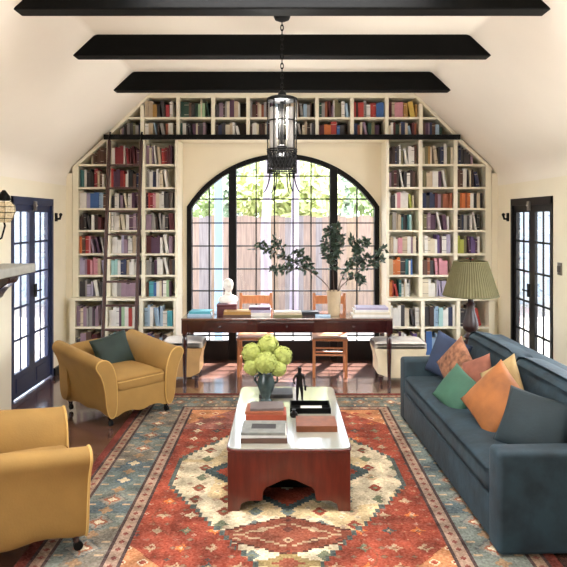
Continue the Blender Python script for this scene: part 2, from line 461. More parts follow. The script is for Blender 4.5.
# ------------------------------------------------------------------ bookcases
ROWS = [(2.521, 2.82), (2.235, 2.521), (1.974, 2.235), (1.70, 1.974), (1.409, 1.70), (1.142, 1.409), (.87, 1.142), (.52, .84), (.17, .52)]
COLS = [(1.33, 1.70), (1.745, 2.135), (2.18, 2.53)]   # |x| of the three columns
ST = .024
CELLS = []
def bookcase(side):
    word = 'left' if side < 0 else 'right'
    root = thing('bookcase', f'tall cream built-in bookcase on the {word} of the arched window' + (', behind the ladder' if side < 0 else ', behind the green lamp'), 'bookcase', (0, 0, 0), 0, 'built-in bookcases beside the window')
    def B(name, x0, x1, y0, y1, z0, z1):
        bm = new_bm(); a, b = sorted((side*x0, side*x1)); boxb(bm, a, b, y0, y1, z0, z1)
        return obj(name, bm, SHELF, root, smooth=False)
    yb = YB-.03
    def P(name, x0, x1, y0, y1, z0):
        bm = new_bm()
        prism(bm, [(side*x0, z0), (side*x1, z0), (side*x1, min(2.82, slope_z(x1)-.01)), (side*x0, min(2.82, slope_z(x0)-.01))], 'y', y0, y1)
        return obj(name, bm, SHELF, root, smooth=False)
    B('side_panel', 1.295, 1.33, YF, YB-.005, .87, 2.82)
    B('divider', 1.70, 1.745, YF, yb, .87, 2.82)
    B('divider', 2.135, 2.18, YF, yb, .87, 2.82)
    P('side_panel', 2.53, 2.60, YF, yb, .87)
    bm = new_bm()
    prism(bm, [(side*1.33, .1), (side*2.6, .1), (side*2.6, slope_z(2.6)-.03), (side*2.26, slope_z(2.26)-.03), (side*1.33, 2.82)], 'y', yb, YB-.005)
    obj('back_panel', bm, SHELF, root, smooth=False)
    bm = new_bm()   # the sloping top edge under the plaster
    prism(bm, [(side*2.235, 2.82), (side*2.605, slope_z(2.605)-.02), (side*2.605, slope_z(2.605)-.06), (side*2.17, 2.82)], 'y', YF-.01, yb)
    obj('sloped_top', bm, SHELF, root, smooth=False)
    for z0, z1 in ROWS[:7]:
        for (a, b) in COLS: B('shelf', a, b, YF+.008, yb, z0-ST, z0) if z0 > .9 else None
    # deeper lower unit
    yl = YF-.12
    B('counter_top', 1.285, 2.605, yl-.015, yb, .84, .87)
    B('side_panel', 1.295, 1.33, yl, yb, 0, .84); B('side_panel', 2.53, 2.60, yl, yb, 0, .84)
    for a, b in ((1.70, 1.745), (2.135, 2.18)): B('divider', a, b, yl, yb, .12, .84)
    for (a, b) in COLS: B('shelf', a, b, yl+.006, yb, .52-ST, .52)
    B('bottom_board', 1.33, 2.53, yl, yb, .12, .17)
    B('plinth', 1.33, 2.53, yl+.04, yl+.06, 0, .12)
    cn = {-1: ['right', 'middle', 'left'], 1: ['left', 'middle', 'right']}[side]
    rn = ['top shelf', 'second shelf down', 'third shelf down', 'fourth shelf down', 'fifth shelf down', 'sixth shelf down', 'seventh shelf down', 'eighth shelf down', 'bottom shelf']
    for ci, (a, b) in enumerate(COLS):
        for ri, (z0, z1) in enumerate(ROWS):
            x0, x1 = sorted((side*a, side*b))
            CELLS.append(dict(x0=x0, x1=x1, z0=z0, z1=z1-ST, y=(YF if ri < 7 else yl), key=(word, ri+1, cn[ci]),
                              where=f'{rn[ri]}, {cn[ci]} column of {word} bookcase', group=f'books in the {word} bookcase'))
bookcase(-1); bookcase(1)

root = thing('bookcase', 'low cream built-in bookcase running above the arched window', 'bookcase', (0, 0, 0), 0)
DX = [-1.739, -1.292, -.857, -.422, .012, .435, .87, 1.304, 1.727]
bm = new_bm(); prism(bm, [(-2.235, 2.83), (2.235, 2.83), (2.2, 2.86), (-2.2, 2.86)], 'y', YF, YB-.03); obj('bottom_board', bm, SHELF, root, smooth=False)
bm = new_bm(); prism(bm, [(-1.70, 3.345), (1.70, 3.345), (1.665, 3.378), (-1.665, 3.378)], 'y', YF, YB-.03); obj('top_board', bm, SHELF, root, smooth=False)
bm = new_bm(); boxb(bm, -1.65, 1.65, YF+.01, YB-.01, 3.378, 3.44); obj('fascia', bm, CEILW, root, smooth=False)
bm = new_bm(); prism(bm, [(-1.95, 3.08), (1.95, 3.08), (1.94, 3.104), (-1.94, 3.104)], 'y', YF+.008, YB-.03); obj('shelf', bm, SHELF, root, smooth=False)
for x in DX:
    bm = new_bm(); boxb(bm, x-.022, x+.022, YF, YB-.03, 2.86, min(3.345, slope_z(abs(x)+.022)-.03)); obj('divider', bm, SHELF, root, smooth=False)
bm = new_bm(); prism(bm, [(-2.2, 2.84), (2.2, 2.84), (1.68, 3.36), (-1.68, 3.36)], 'y', YB-.03, YB-.005); obj('back_panel', bm, mat('dark_brown_board', (64, 52, 44), .6, .1, 6), root, smooth=False)  # back panel browner and darker than the other boards
for s in (-1, 1):
    bm = new_bm(); prism(bm, [(s*2.225, 2.84), (s*2.17, 2.84), (s*1.66, 3.345), (s*1.69, 3.36)], 'y', YF-.01, YB-.03); obj('sloped_end', bm, SHELF, root, smooth=False)
ordw = ['first', 'second', 'third', 'fourth', 'fifth', 'sixth', 'seventh', 'eighth', 'ninth', 'tenth', 'eleventh', 'twelfth', 'thirteenth', 'fourteenth', 'fifteenth', 'sixteenth', 'seventeenth', 'eighteenth']
edges = [-2.19]+DX+[2.19]
for i in range(10):
    for j, (z0, z1) in enumerate(((3.104, 3.345), (2.86, 3.08))):
        if i in (0, 9) and j == 0: continue
        CELLS.append(dict(x0=edges[i]+.022, x1=edges[i+1]-.022, z0=z0, z1=z1, y=YF, key=('over', j+1, i),
                          where=f'{"upper" if j == 0 else "lower"} shelf, {ordw[i]} bay of bookcase over window', group='books in the bookcase above the window'))

# ------------------------------------------------------------------ books
PAL = {
 'white': (236, 232, 224), 'cream': (226, 212, 182), 'beige': (200, 178, 146), 'grey': (150, 146, 142), 'charcoal': (58, 54, 56),
 'black': (30, 28, 30), 'maroon': (92, 28, 34), 'crimson': (152, 30, 40), 'red': (186, 48, 40), 'rust': (160, 78, 44), 'orange': (222, 112, 44),
 'peach': (232, 170, 126), 'pink': (220, 142, 156), 'mauve': (150, 120, 140), 'lavender': (176, 166, 196), 'plum': (84, 48, 76), 'purple': (104, 76, 140),
 'navy': (36, 46, 84), 'blue': (52, 98, 168), 'pale blue': (160, 192, 220), 'turquoise': (70, 172, 190), 'teal': (36, 104, 108), 'aqua': (164, 212, 208),
 'dark green': (28, 66, 50), 'olive': (112, 106, 66), 'lime': (178, 182, 60), 'pale green': (160, 196, 150), 'yellow': (222, 186, 74), 'ochre': (184, 134, 58), 'brown': (96, 62, 46), 'dark brown': (58, 38, 32)}
def mute(v):
    g = sum(v)/3
    return tuple(c*.80+(g*.6+150*.4)*.20-4 for c in v)
BM = {k: mat('book_cloth_'+k.replace(' ', '_'), mute(v), .6, .08, 14) for k, v in PAL.items()}
MUT = 'white cream beige grey charcoal dark_brown brown maroon plum mauve navy olive'.replace('_', ' ').split()
MUT = ['white', 'cream', 'beige', 'grey', 'charcoal', 'dark brown', 'brown', 'maroon', 'plum', 'mauve', 'navy', 'olive', 'white', 'cream']
S = lambda s: [x.replace('_', ' ') for x in s.split()]
SPEC = {
 ('left', 1, 'left'): S('ochre brown'), ('left', 1, 'middle'): S('white crimson crimson maroon crimson maroon crimson maroon maroon'), ('left', 1, 'right'): S('charcoal cream white beige red crimson maroon plum charcoal'),
 ('left', 2, 'left'): S('teal white charcoal black crimson charcoal white grey'), ('left', 2, 'middle'): S('red red crimson red white black charcoal white charcoal'), ('left', 2, 'right'): S('grey white navy white cream white navy plum orange'),
 ('left', 3, 'left'): S('white lavender blue blue pale_blue white'), ('left', 3, 'middle'): S('black white charcoal cream white white plum pink plum'), ('left', 3, 'right'): S('red crimson pink cream white charcoal dark_brown grey pink'),
 ('left', 4, 'left'): S('dark_brown charcoal maroon dark_brown maroon mauve beige'), ('left', 4, 'middle'): S('white white cream white grey grey charcoal mauve'), ('left', 4, 'right'): S('mauve grey dark_brown grey charcoal mauve brown'),
 ('left', 5, 'left'): S('orange red pink mauve plum white grey mauve'), ('left', 5, 'middle'): S('white white lavender grey white mauve grey plum'), ('left', 5, 'right'): S('maroon plum white charcoal mauve charcoal'),
 ('left', 6, 'left'): S('lavender mauve crimson pink pink pink lavender mauve'), ('left', 6, 'middle'): S('aqua white navy white white white charcoal'), ('left', 6, 'right'): S('grey mauve plum white white grey brown charcoal'),
 ('left', 7, 'left'): S('charcoal grey lavender lavender grey charcoal black'), ('left', 7, 'middle'): S('white white mauve grey lavender mauve grey'), ('left', 7, 'right'): S('turquoise turquoise blue white turquoise white pale_green lime blue'),
 ('left', 8, 'left'): S('mauve grey mauve grey charcoal mauve plum charcoal'), ('left', 8, 'middle'): S('white white aqua pale_green white red white lavender'), ('left', 8, 'right'): S('pale_blue white pale_blue pale_blue white turquoise pale_blue'),
 ('left', 9, 'left'): S('charcoal brown charcoal'), ('left', 9, 'middle'): S('aqua white teal grey'), ('left', 9, 'right'): S('purple blue pale_blue lavender purple'),
 ('right', 1, 'left'): S('dark_brown grey beige white white dark_brown white brown charcoal'), ('right', 1, 'middle'): S('cream ochre beige navy black navy white olive cream'), ('right', 1, 'right'): S('charcoal grey'),
 ('right', 2, 'left'): S('dark_brown white dark_brown white charcoal white dark_brown brown brown'), ('right', 2, 'middle'): S('cream beige white cream white white olive cream'), ('right', 2, 'right'): S('brown white dark_brown cream dark_brown white dark_brown beige'),
 ('right', 3, 'left'): S('charcoal white pink white cream lime cream olive'), ('right', 3, 'middle'): S('navy charcoal navy maroon rust brown rust rust maroon'), ('right', 3, 'right'): S('orange orange rust orange white black white black cream'),
 ('right', 4, 'left'): S('olive grey beige teal black teal aqua navy beige'), ('right', 4, 'middle'): S('olive mauve plum white grey plum teal white charcoal'), ('right', 4, 'right'): S('charcoal navy grey charcoal white navy black beige charcoal'),
 ('right', 5, 'left'): S('beige white pink beige white cream dark_brown'), ('right', 5, 'middle'): S('white cream white purple white lavender charcoal'), ('right', 5, 'right'): S('lime olive plum charcoal purple white brown plum'),
 ('right', 6, 'left'): S('beige orange orange teal white blue navy'), ('right', 6, 'middle'): S('brown rust pink pink aqua aqua'), ('right', 6, 'right'): S('black white red charcoal black cream'),
 ('right', 7, 'left'): S('orange red teal aqua white cream peach peach'), ('right', 7, 'middle'): S('cream white lavender lavender mauve'), ('right', 7, 'right'): S('beige pink white'),
 ('right', 8, 'left'): S('white white charcoal charcoal white grey'), ('right', 8, 'middle'): S('white grey pale_blue aqua white red black'), ('right', 8, 'right'): S('charcoal dark_brown maroon red red brown'),
 ('right', 9, 'left'): S('yellow cream white lavender purple white'), ('right', 9, 'middle'): S('blue pale_blue white lavender grey'), ('right', 9, 'right'): S('beige peach'),
 ('over', 1, 1): S('beige ochre charcoal crimson maroon pink'), ('over', 1, 2): S('dark_green dark_green black dark_green pale_green dark_green white'), ('over', 1, 3): S('charcoal dark_brown grey plum white white plum'),
 ('over', 1, 7): S('red brown orange red blue aqua'), ('over', 1, 8): S('beige pink ochre yellow ochre'), ('over', 2, 6): S('maroon orange red blue charcoal white'), ('over', 2, 3): S('navy charcoal beige white dark_brown grey'),
}
VIS = {('left', 9, 'left'): .3, ('left', 9, 'middle'): .2, ('left', 9, 'right'): .6, ('right', 6, 'right'): .2, ('right', 7, 'right'): .05, ('right', 9, 'right'): .05, ('right', 9, 'middle'): .5, ('over', 1, 4): .7, ('over', 1, 5): .7, ('over', 2, 4): .6, ('over', 2, 5): .7}
BOOKS = []
for c in CELLS:
    if VIS.get(c['key'], 1) < .1: continue
    pal = SPEC.get(c['key'])
    x, end = c['x0']+.008, c['x1']-.008
    H = c['z1']-c['z0']
    k = 0; tri = c['key'] in (('left', 1, 'left'), ('right', 1, 'right')) or (c['key'][0] == 'over' and c['key'][2] in (0, 9))
    prevlean = False
    n_ = len(pal) if pal else random.choice((8, 9, 10))
    wmean = (end-x)/(n_+.6) if not tri else .035
    if tri and c['x0'] > 0: pass
    stop = end - random.choice((0, .0, .03, .06))
    if tri and c['x0'] < 0: x = c['x0']+.13
    i0 = len(BOOKS)
    while True:
        t = max(.014, min(.07, random.gauss(wmean*.76, wmean*.27)))
        h = H*(random.uniform(.62, .90) if random.random() < .6 else random.uniform(.74, .84))
        if tri:
            lim = slope_z(max(abs(x), abs(x+t)))-.09-c['z0']
            if lim < .09: 
                if c['x0'] < 0 and x < end: x += .02; continue
                break
            h = min(h, lim)
        if x+t > stop: break
        name = (pal[min(len(pal)-1, int((x-c['x0'])/(c['x1']-c['x0'])*len(pal)))] if random.random() > .22 else random.choice(MUT)) if pal else random.choice(MUT+['rust', 'pale blue', 'dark green'])
        if k > 8 and random.random() < .06 or k > 16: break
        lean = 0
        if k > 2 and random.random() < .15 and not tri:
            lean = R(random.uniform(5, 13))
            px = x+h*math.sin(lean)+.002
            if px+t*math.cos(lean) > stop: lean = 0
        d = random.uniform(.15, .21)
        BOOKS.append(dict(x=x if not lean else px, y=c['y']+random.uniform(.015, .05), z=c['z0'], t=t, h=h, d=d, lean=lean, color=name, cell=c, k=k,
                          vis=t*h/c['y']**2*VIS.get(c['key'], 1)))
        x = (x+t+.0015) if not lean else px+t*math.cos(lean)+.003
        k += 1
    for b in BOOKS[i0:]: b['n'] = k
def book_geo(bm, t, h, d, mi_cover=0, mi_page=1, mi_band=None, M=None):
    n0 = len(bm.verts)
    cv = min(.0035, t*.15)
    vs = []
    vs += boxb(bm, 0, t, 0, cv*1.4, 0, h, mi_cover)
    vs += boxb(bm, 0, cv, cv*1.4, d, 0, h, mi_cover); vs += boxb(bm, t-cv, t, cv*1.4, d, 0, h, mi_cover)
    vs += boxb(bm, cv, t-cv, cv*1.4, d-.004, .003, h-.004, mi_page)
    if mi_band is not None:
        vs += boxb(bm, .0005, t-.0005, -.0012, .001, h*.80, h*.825, mi_band)
        vs += boxb(bm, .0005, t-.0005, -.0012, .001, h*.16, h*.18, mi_band)
    if M is not None: bmesh.ops.transform(bm, matrix=M, verts=vs)
BOOKS.sort(key=lambda b: -b['vis'])
rest = new_bm(); rest_m = []
def mslot(m):
    if m not in rest_m: rest_m.append(m)
    return rest_m.index(m)
for i, b in enumerate(BOOKS):
    cm = BM[b['color']]
    light = sum(PAL[b['color']]) > 420
    band = BM['charcoal'] if light else BM['cream']
    hasband = (i*7 % 5) < 1
    if i < 290:
        bm = new_bm(); book_geo(bm, b['t'], b['h'], b['d'], 0, 1, 2 if hasband else None)
        o = obj('book', bm, [cm, PAGES, band], smooth=False)
        o.location = (b['x'], b['y'], b['z']+.0005); o.rotation_euler = (0, -b['lean'], 0)
        adj = 'leaning' if b['lean'] else ('slim' if b['t'] < .028 else 'thick' if b['t'] > .05 else 'upright')
        tag(o, f"{adj} {b['color']} book, {ordw[b['k']]} from left, {b['cell']['where']}", 'book', b['cell']['group'])
    else:
        M = Matrix.Translation((b['x'], b['y'], b['z']+.0005)) @ Matrix.Rotation(-b['lean'], 4, 'Y')
        book_geo(rest, b['t'], b['h'], b['d'], mslot(cm), mslot(PAGES), mslot(band) if hasband else None, M)
o = obj('small_book', rest, rest_m, smooth=False)
tag(o, 'the many smaller books filling the rest of the cream shelves', 'books', kind='stuff')

# ------------------------------------------------------------------ library ladder and its rail
t = thing('ladder_rail', 'long black iron ladder rail fixed along the bookcases above the window', 'rail', (0, 7.62, 2.845))
bm = new_bm(); boxb(bm, -2.19, 2.19, -.02, .02, -.03, .03); obj('rail_bar', bm, IRON, t, smooth=False, bevel=.006)
for x in (-2.13, -1.30, -.42, .42, 1.32, 2.13):
    bm = new_bm(); boxb(bm, x-.015, x+.015, .02, .08, -.02, .02); obj('bracket', bm, IRON, t, smooth=False)
lad = thing('library_ladder', 'dark wooden library ladder leaning on the left bookcase', 'ladder', (-1.915, 7.25, 0))
def lp(x, q): return Vector((x, .33*q, 2.80*q))
for s in (-1, 1):
    bm = new_bm()
    a, b = lp(s*.195, 0), lp(s*.195, 1.0)
    d = (b-a); ang = math.atan2(d.y, d.z)
    box(bm, (a+b)/2, (.035, .05, d.length), Euler((-ang, 0, 0)))
    obj('side_rail', bm, mat('dark_walnut', (66, 40, 34), .4, .2, 6), lad, smooth=False, bevel=.006)
    bm = new_bm(); tube(bm, [lp(s*.195, .985), lp(s*.195, 1.01)+Vector((0, .0, .03)), lp(s*.195, 1.01)+Vector((0, .03, .075))], .012)
    obj('hook', bm, IRON, lad)
for k in range(9):
    q = .09+k*.10; bm = new_bm(); c = lp(0, q)
    box(bm, c, (.356, .055, .022)); obj('rung', bm, MATS['dark_walnut'], lad, smooth=False, bevel=.004)

# ------------------------------------------------------------------ hanging lantern
PX, PY = 0.0, 4.80
lan = thing('hanging_lantern', 'black iron lantern with tall white glass tubes on a chain', 'pendant light', (PX, PY, 2.2))
bm = new_bm(); lathe(bm, [(.02, 1.17), (.055, 1.185), (.065, 1.205), (.065, 1.228)], 20); obj('ceiling_canopy', bm, IRON, lan)
bm = new_bm()
z = .62
i = 0
while z < 1.15:
    pts = [(math.cos(a)*.011*(1 if i % 2 else 0), math.cos(a)*.011*(0 if i % 2 else 1), z+.022+math.sin(a)*.024) for a in [2*PI*k/12 for k in range(13)]]
    tube(bm, pts, .0042, 6, cap=False); z += .037; i += 1
obj('chain', bm, IRON, lan)
bm = new_bm()
lathe(bm, [(.012, .64), (.03, .62), (.035, .60), (.10, .585), (.118, .575), (.118, .555), (.10, .55)], 24)
obj('top_cap', bm, IRON, lan)
bm = new_bm()
for k in range(8):
    a = 2*PI*k/8+.2
    tube(bm, [(.112*math.cos(a), .112*math.sin(a), .56), (.112*math.cos(a), .112*math.sin(a), .0)], .006, 6)
for zz in (.40, .18, .165, .0, .015):
    tube(bm, [(.114*math.cos(2*PI*k/24), .114*math.sin(2*PI*k/24), zz) for k in range(25)], .006, 6, cap=False)
obj('cage', bm, IRON, lan)
bm = new_bm()
for k in range(24):
    for s in (-1, 1):
        pts = [(.112*math.cos(2*PI*(k/24+s*j/48)), .112*math.sin(2*PI*(k/24+s*j/48)), .01+.155*j/5) for j in range(6)]
        tube(bm, pts, .0035, 5)
lathe(bm, [(.07, .03), (.09, .04), (.09, .12), (.06, .15)], 18)
obj('basket', bm, IRON, lan)
bm = new_bm(); tube(bm, [(0, 0, .62), (0, 0, .12)], .016, 10)
lathe(bm, [(.016, .17), (.04, .19), (.04, .205), (.016, .22)], 16); obj('stem', bm, IRON, lan)
FROST = mat('milk_glass', (140, 136, 130), .4, .03, 10)
for k in range(4):
    cx, cy = ((-.064, .064, .064, -.064)[k], (-.04, -.04, .04, .04)[k])
    bm = new_bm(); lathe(bm, [(.006, .155), (.024, .175), (.031, .22), (.031, .46), (.028, .50), (.012, .505)], 14, (cx, cy, 0)); obj('glass_tube', bm, FROST, lan)
    bm = new_bm(); tube(bm, [(cx*.4, cy*.4, .16), (cx, cy, .14), (cx, cy, .16)], .006, 6); obj('arm', bm, IRON, lan)
for k in range(6):
    a = 2*PI*k/6+.1; bm = new_bm()
    pts = []
    for j in range(9):
        q = j/8; r = .095+.05*q**2.2; zz = .0-.165*q+.02*max(0, q-.8)*5*.5
        pts.append((r*math.cos(a), r*math.sin(a), zz))
    tube(bm, pts, [.007-.003*j/8 for j in range(9)], 6); obj('tail_scroll', bm, IRON, lan)

# ------------------------------------------------------------------ rug
def make_rug():
    cx, cy, hw, hl = .035, 4.5, 1.45, 2.0
    nx, ny = 290, 400
    u = (np.arange(nx)+.5)/nx*2*hw-hw; v = (np.arange(ny)+.5)/ny*2*hl-hl
    U, V = np.meshgrid(u, v)
    C = np.zeros((ny, nx, 3))
    def col(mask, rgb): C[mask] = rgb
    rng = np.random.RandomState(3)
    def noise(sc_, seed=0):
        r = np.random.RandomState(seed); g = r.rand(int(2*hl*sc_)+3, int(2*hw*sc_)+3)
        fx = (U+hw)*sc_; fy = (V+hl)*sc_; ix = fx.astype(int); iy = fy.astype(int); tx = fx-ix; ty = fy-iy
        return (g[iy, ix]*(1-tx)+g[iy, ix+1]*tx)*(1-ty)+(g[iy+1, ix]*(1-tx)+g[iy+1, ix+1]*tx)*ty
    aU, aV = np.abs(U), np.abs(V)
    q = lambda a, s: np.floor(a/s+.5)*s
    RED, RUST, ROSE = (148, 74, 56), (134, 66, 50), (142, 92, 80)
    CREAMC, TAN, TEAL, TEALD, DARK = (204, 188, 156), (172, 146, 116), (104, 112, 106), (70, 80, 78), (76, 60, 56)
    GREEN, BROWN, BLUSH = (112, 116, 92), (130, 74, 56), (180, 146, 124)
    # field
    C[:] = RED
    n1 = noise(2.2, 1)
    col(n1 > .62, RUST); col(V > .9, ROSE)
    col((n1 > .55) & (V > .9), (142, 74, 58))
    # small scattered motifs of the field
    def motifs(region, su, sv, cols, r0, seed, ou=0, ov=0):
        iu = np.floor((U+ou)/su); iv = np.floor((V+ov)/sv)
        lu = (U+ou)-(iu+.5)*su; lv = (V+ov)-(iv+.5)*sv
        h = np.modf(np.abs(np.sin(iu*12.9898+iv*78.233+seed)*43758.5453))[0]
        d = np.abs(q(lu, .012))+np.abs(q(lv, .012))
        for i, c in enumerate(cols):
            col(region & (d < r0) & (h*len(cols) >= i) & (h*len(cols) < i+1), c)
        col(region & (d < r0*.45), cols[(seed+1) % len(cols)])
    fld = aU < .9
    motifs(fld, .17, .19, [CREAMC, GREEN, TEALD, TAN, (190, 110, 60)], .045, 2)
    motifs(fld, .11, .13, [BLUSH, BROWN, TEALD, RED, RUST], .022, 5, .05, .06)
    motifs(fld, .083, .09, [BROWN, RUST, (150, 110, 84), (112, 96, 80), RED, ROSE], .02, 13, .02, .01)
    # vine lines
    col(fld & (np.abs(np.sin(U*9+1.2*np.sin(V*7))+.0) < .05), BROWN)
    # cream corner pieces of the field
    dcorn = (.9-aU)/.55+(1.45-aV)/.6
    cm_ = fld & (dcorn < .75) & (q(dcorn, .14) < .72)
    col(cm_, (178, 122, 84))
    motifs(cm_, .12, .14, [TEALD, CREAMC, RED], .035, 7)
    # medallion: stepped lozenge with blunt corners
    w = np.clip(.84-(np.clip(q(aV, .055)-.18, 0, None))*.655, 0, .80)
    med = (q(aU, .03) < w)
    edge = (aU < w+.022) & ~med
    col(edge & (aV < 1.45), (84, 90, 84))
    col(med & (aV < 1.45), CREAMC)
    med = med & (aV < 1.45)
    col(med & (noise(5, 9) > .62), (196, 172, 130))
    # motifs in the cream ground
    motifs(med, .20, .17, [BROWN, RUST, TEAL, TAN, GREEN], .05, 3, .1, .02)
    motifs(med, .10, .12, [CREAMC, BLUSH, (170, 150, 124), CREAMC, CREAMC], .018, 11, .02, .03)
    # inner dark diamond lying under the table
    di = q(aU, .025)/.60+q(aV, .025)/.62
    col(med & (di < 1), TEALD); col(med & (di < .86), (150, 70, 50)); col(med & (di < .5), CREAMC)
    # red-brown cartouches at both ends
    for c0 in (.90,):
        dd = q(aU, .03)/.46+np.abs(q(aV-c0, .02))/.21
        col(med & (dd < 1.08), (86, 58, 48)); col(med & (dd < 1), BROWN)
        motifs(med & (dd < .9), .15, .12, [TAN, RUST, (96, 60, 50)], .026, 4, .075, .06)
        col(med & (np.abs(dd-.62) < .045), TAN)
        for k in (.30,):
            hk = (np.abs(aU-k) < .016) & (aV > 1.0) & (aV < 1.2); col(med & hk, RUST)
            hk = (np.abs(aV-1.2) < .016) & (np.abs(aU-k) < .05); col(med & hk, RUST)
            hk = (aU > 9) & (np.abs((aU-.12)*.6-(1.0-aV)*-1-.0+.0-.06) < .018) & (aU > .1) & (aU < .3) & (aV > .9); col(med & hk, TAN)
    dd = q(aU, .02)/.2+np.abs(q(aV-1.2, .02))/.10
    col(med & (dd < 1), (140, 120, 80)); col(med & (dd < .5), BROWN)
    # borders: distance in from the edge
    E = np.minimum(hw-aU, hl-aV)
    along = np.where((hw-aU) < (hl-aV), V, U)
    bord = E < .56
    col(bord, TEAL)
    abr = noise(3, 21)
    band = np.modf(np.abs(np.sin(np.floor(along/.16)*3.7)*57.3))[0]
    col(bord & (band > .55), (116, 120, 110)); col(bord & (band < .25), (92, 102, 102))
    col(bord & (abr > .66), (120, 112, 98))
    main = (E > .17) & (E < .44)
    iv = np.floor(along/.30); lv = along-(iv+.5)*.30; lu = E-.305
    d = np.abs(q(lu, .012))*1.0+np.abs(q(lv, .012))*.9
    hh = np.modf(np.abs(np.sin(iv*7.13+np.sign(U))*91.7))[0]
    col(main & (d < .10) & (hh > .3), (96, 98, 94)); col(main & (d < .085) & (hh > .3), (136, 128, 114)); col(main & (d < .055) & (hh > .3), (150, 96, 72)); col(main & (d < .028), CREAMC)
    col(main & (d < .07) & (hh <= .3), (84, 98, 104)); col(main & (d < .045) & (hh <= .3), (190, 172, 140))
    d2 = np.abs(q(lu, .012))+np.abs(np.abs(q(lv, .012))-.15)
    col(main & (d2 < .05), (150, 120, 90)); col(main & (np.abs(lu) > .085) & (np.abs(np.abs(lv)-.07) < .014), TAN)
    # guards
    def guard(a, b, c, seed):
        g_ = (E > a) & (E < b); col(g_, c)
        mm = g_ & (np.abs(np.modf(np.abs(along)/.085)[0]-.5)*.085+np.abs(E-(a+b)/2) < .022); col(mm, (122, 70, 60))
        col((np.abs(E-a) < .012), DARK); col((np.abs(E-b) < .012), DARK)
    guard(.46, .55, (156, 130, 110), 1); guard(.07, .15, (148, 122, 100), 2)
    col(E < .058, (112, 56, 46))
    C *= (1+(noise(14, 4)-.5)*.42)[..., None]
    C *= (1+(noise(1.2, 8)-.5)*.16)[..., None]
    C += (rng.rand(ny, nx, 1)-.5)*26
    C = np.clip(C, 0, 255)/255
    L = np.where(C <= .04045, C/12.92, ((C+.055)/1.055)**2.4)
    gx = np.linspace(cx-hw, cx+hw, nx+1); gy = np.linspace(cy-hl, cy+hl, ny+1)
    GX, GY = np.meshgrid(gx, gy)
    top = np.stack([GX, GY, np.full_like(GX, .012)], -1).reshape(-1, 3)
    idx = np.arange((nx+1)*(ny+1)).reshape(ny+1, nx+1)
    faces = np.stack([idx[:-1, :-1], idx[:-1, 1:], idx[1:, 1:], idx[1:, :-1]], -1).reshape(-1, 4)
    cols = L.reshape(-1, 3)
    # the thin edge
    ring = list(idx[0, :])+list(idx[1:, -1])+list(idx[-1, -2::-1])+list(idx[-2:0:-1, 0])
    low = top[ring].copy(); low[:, 2] = .001
    base = len(top); n = len(ring); verts = np.vstack([top, low])
    side = [(ring[k], base+k, base+(k+1) % n, ring[(k+1) % n]) for k in range(n)]
    faces = np.vstack([faces, np.array(side), ])
    cols = np.vstack([cols, np.tile([[.22, .06, .04]], (n, 1))])
    me = bpy.data.meshes.new('rug')
    me.vertices.add(len(verts)); me.vertices.foreach_set('co', verts.ravel())
    me.loops.add(faces.size); me.loops.foreach_set('vertex_index', faces.ravel().astype(np.int32))
    me.polygons.add(len(faces)); me.polygons.foreach_set('loop_start', np.arange(0, faces.size, 4, dtype=np.int32))
    me.update(calc_edges=True)
    at = me.color_attributes.new('pile', 'FLOAT_COLOR', 'CORNER')
    rgba = np.ones((len(faces), 4, 4)); rgba[:, :, :3] = cols[:, None, :]
    at.data.foreach_set('color', rgba.ravel().astype(np.float32))
    me.materials.append(rug_material())
    o = bpy.data.objects.new('rug', me); COL.objects.link(o)
    tag(o, 'large red oriental rug with cream medallion and blue-green border on the wood floor', 'rug')
make_rug()
RZ = .012   # top of the rug

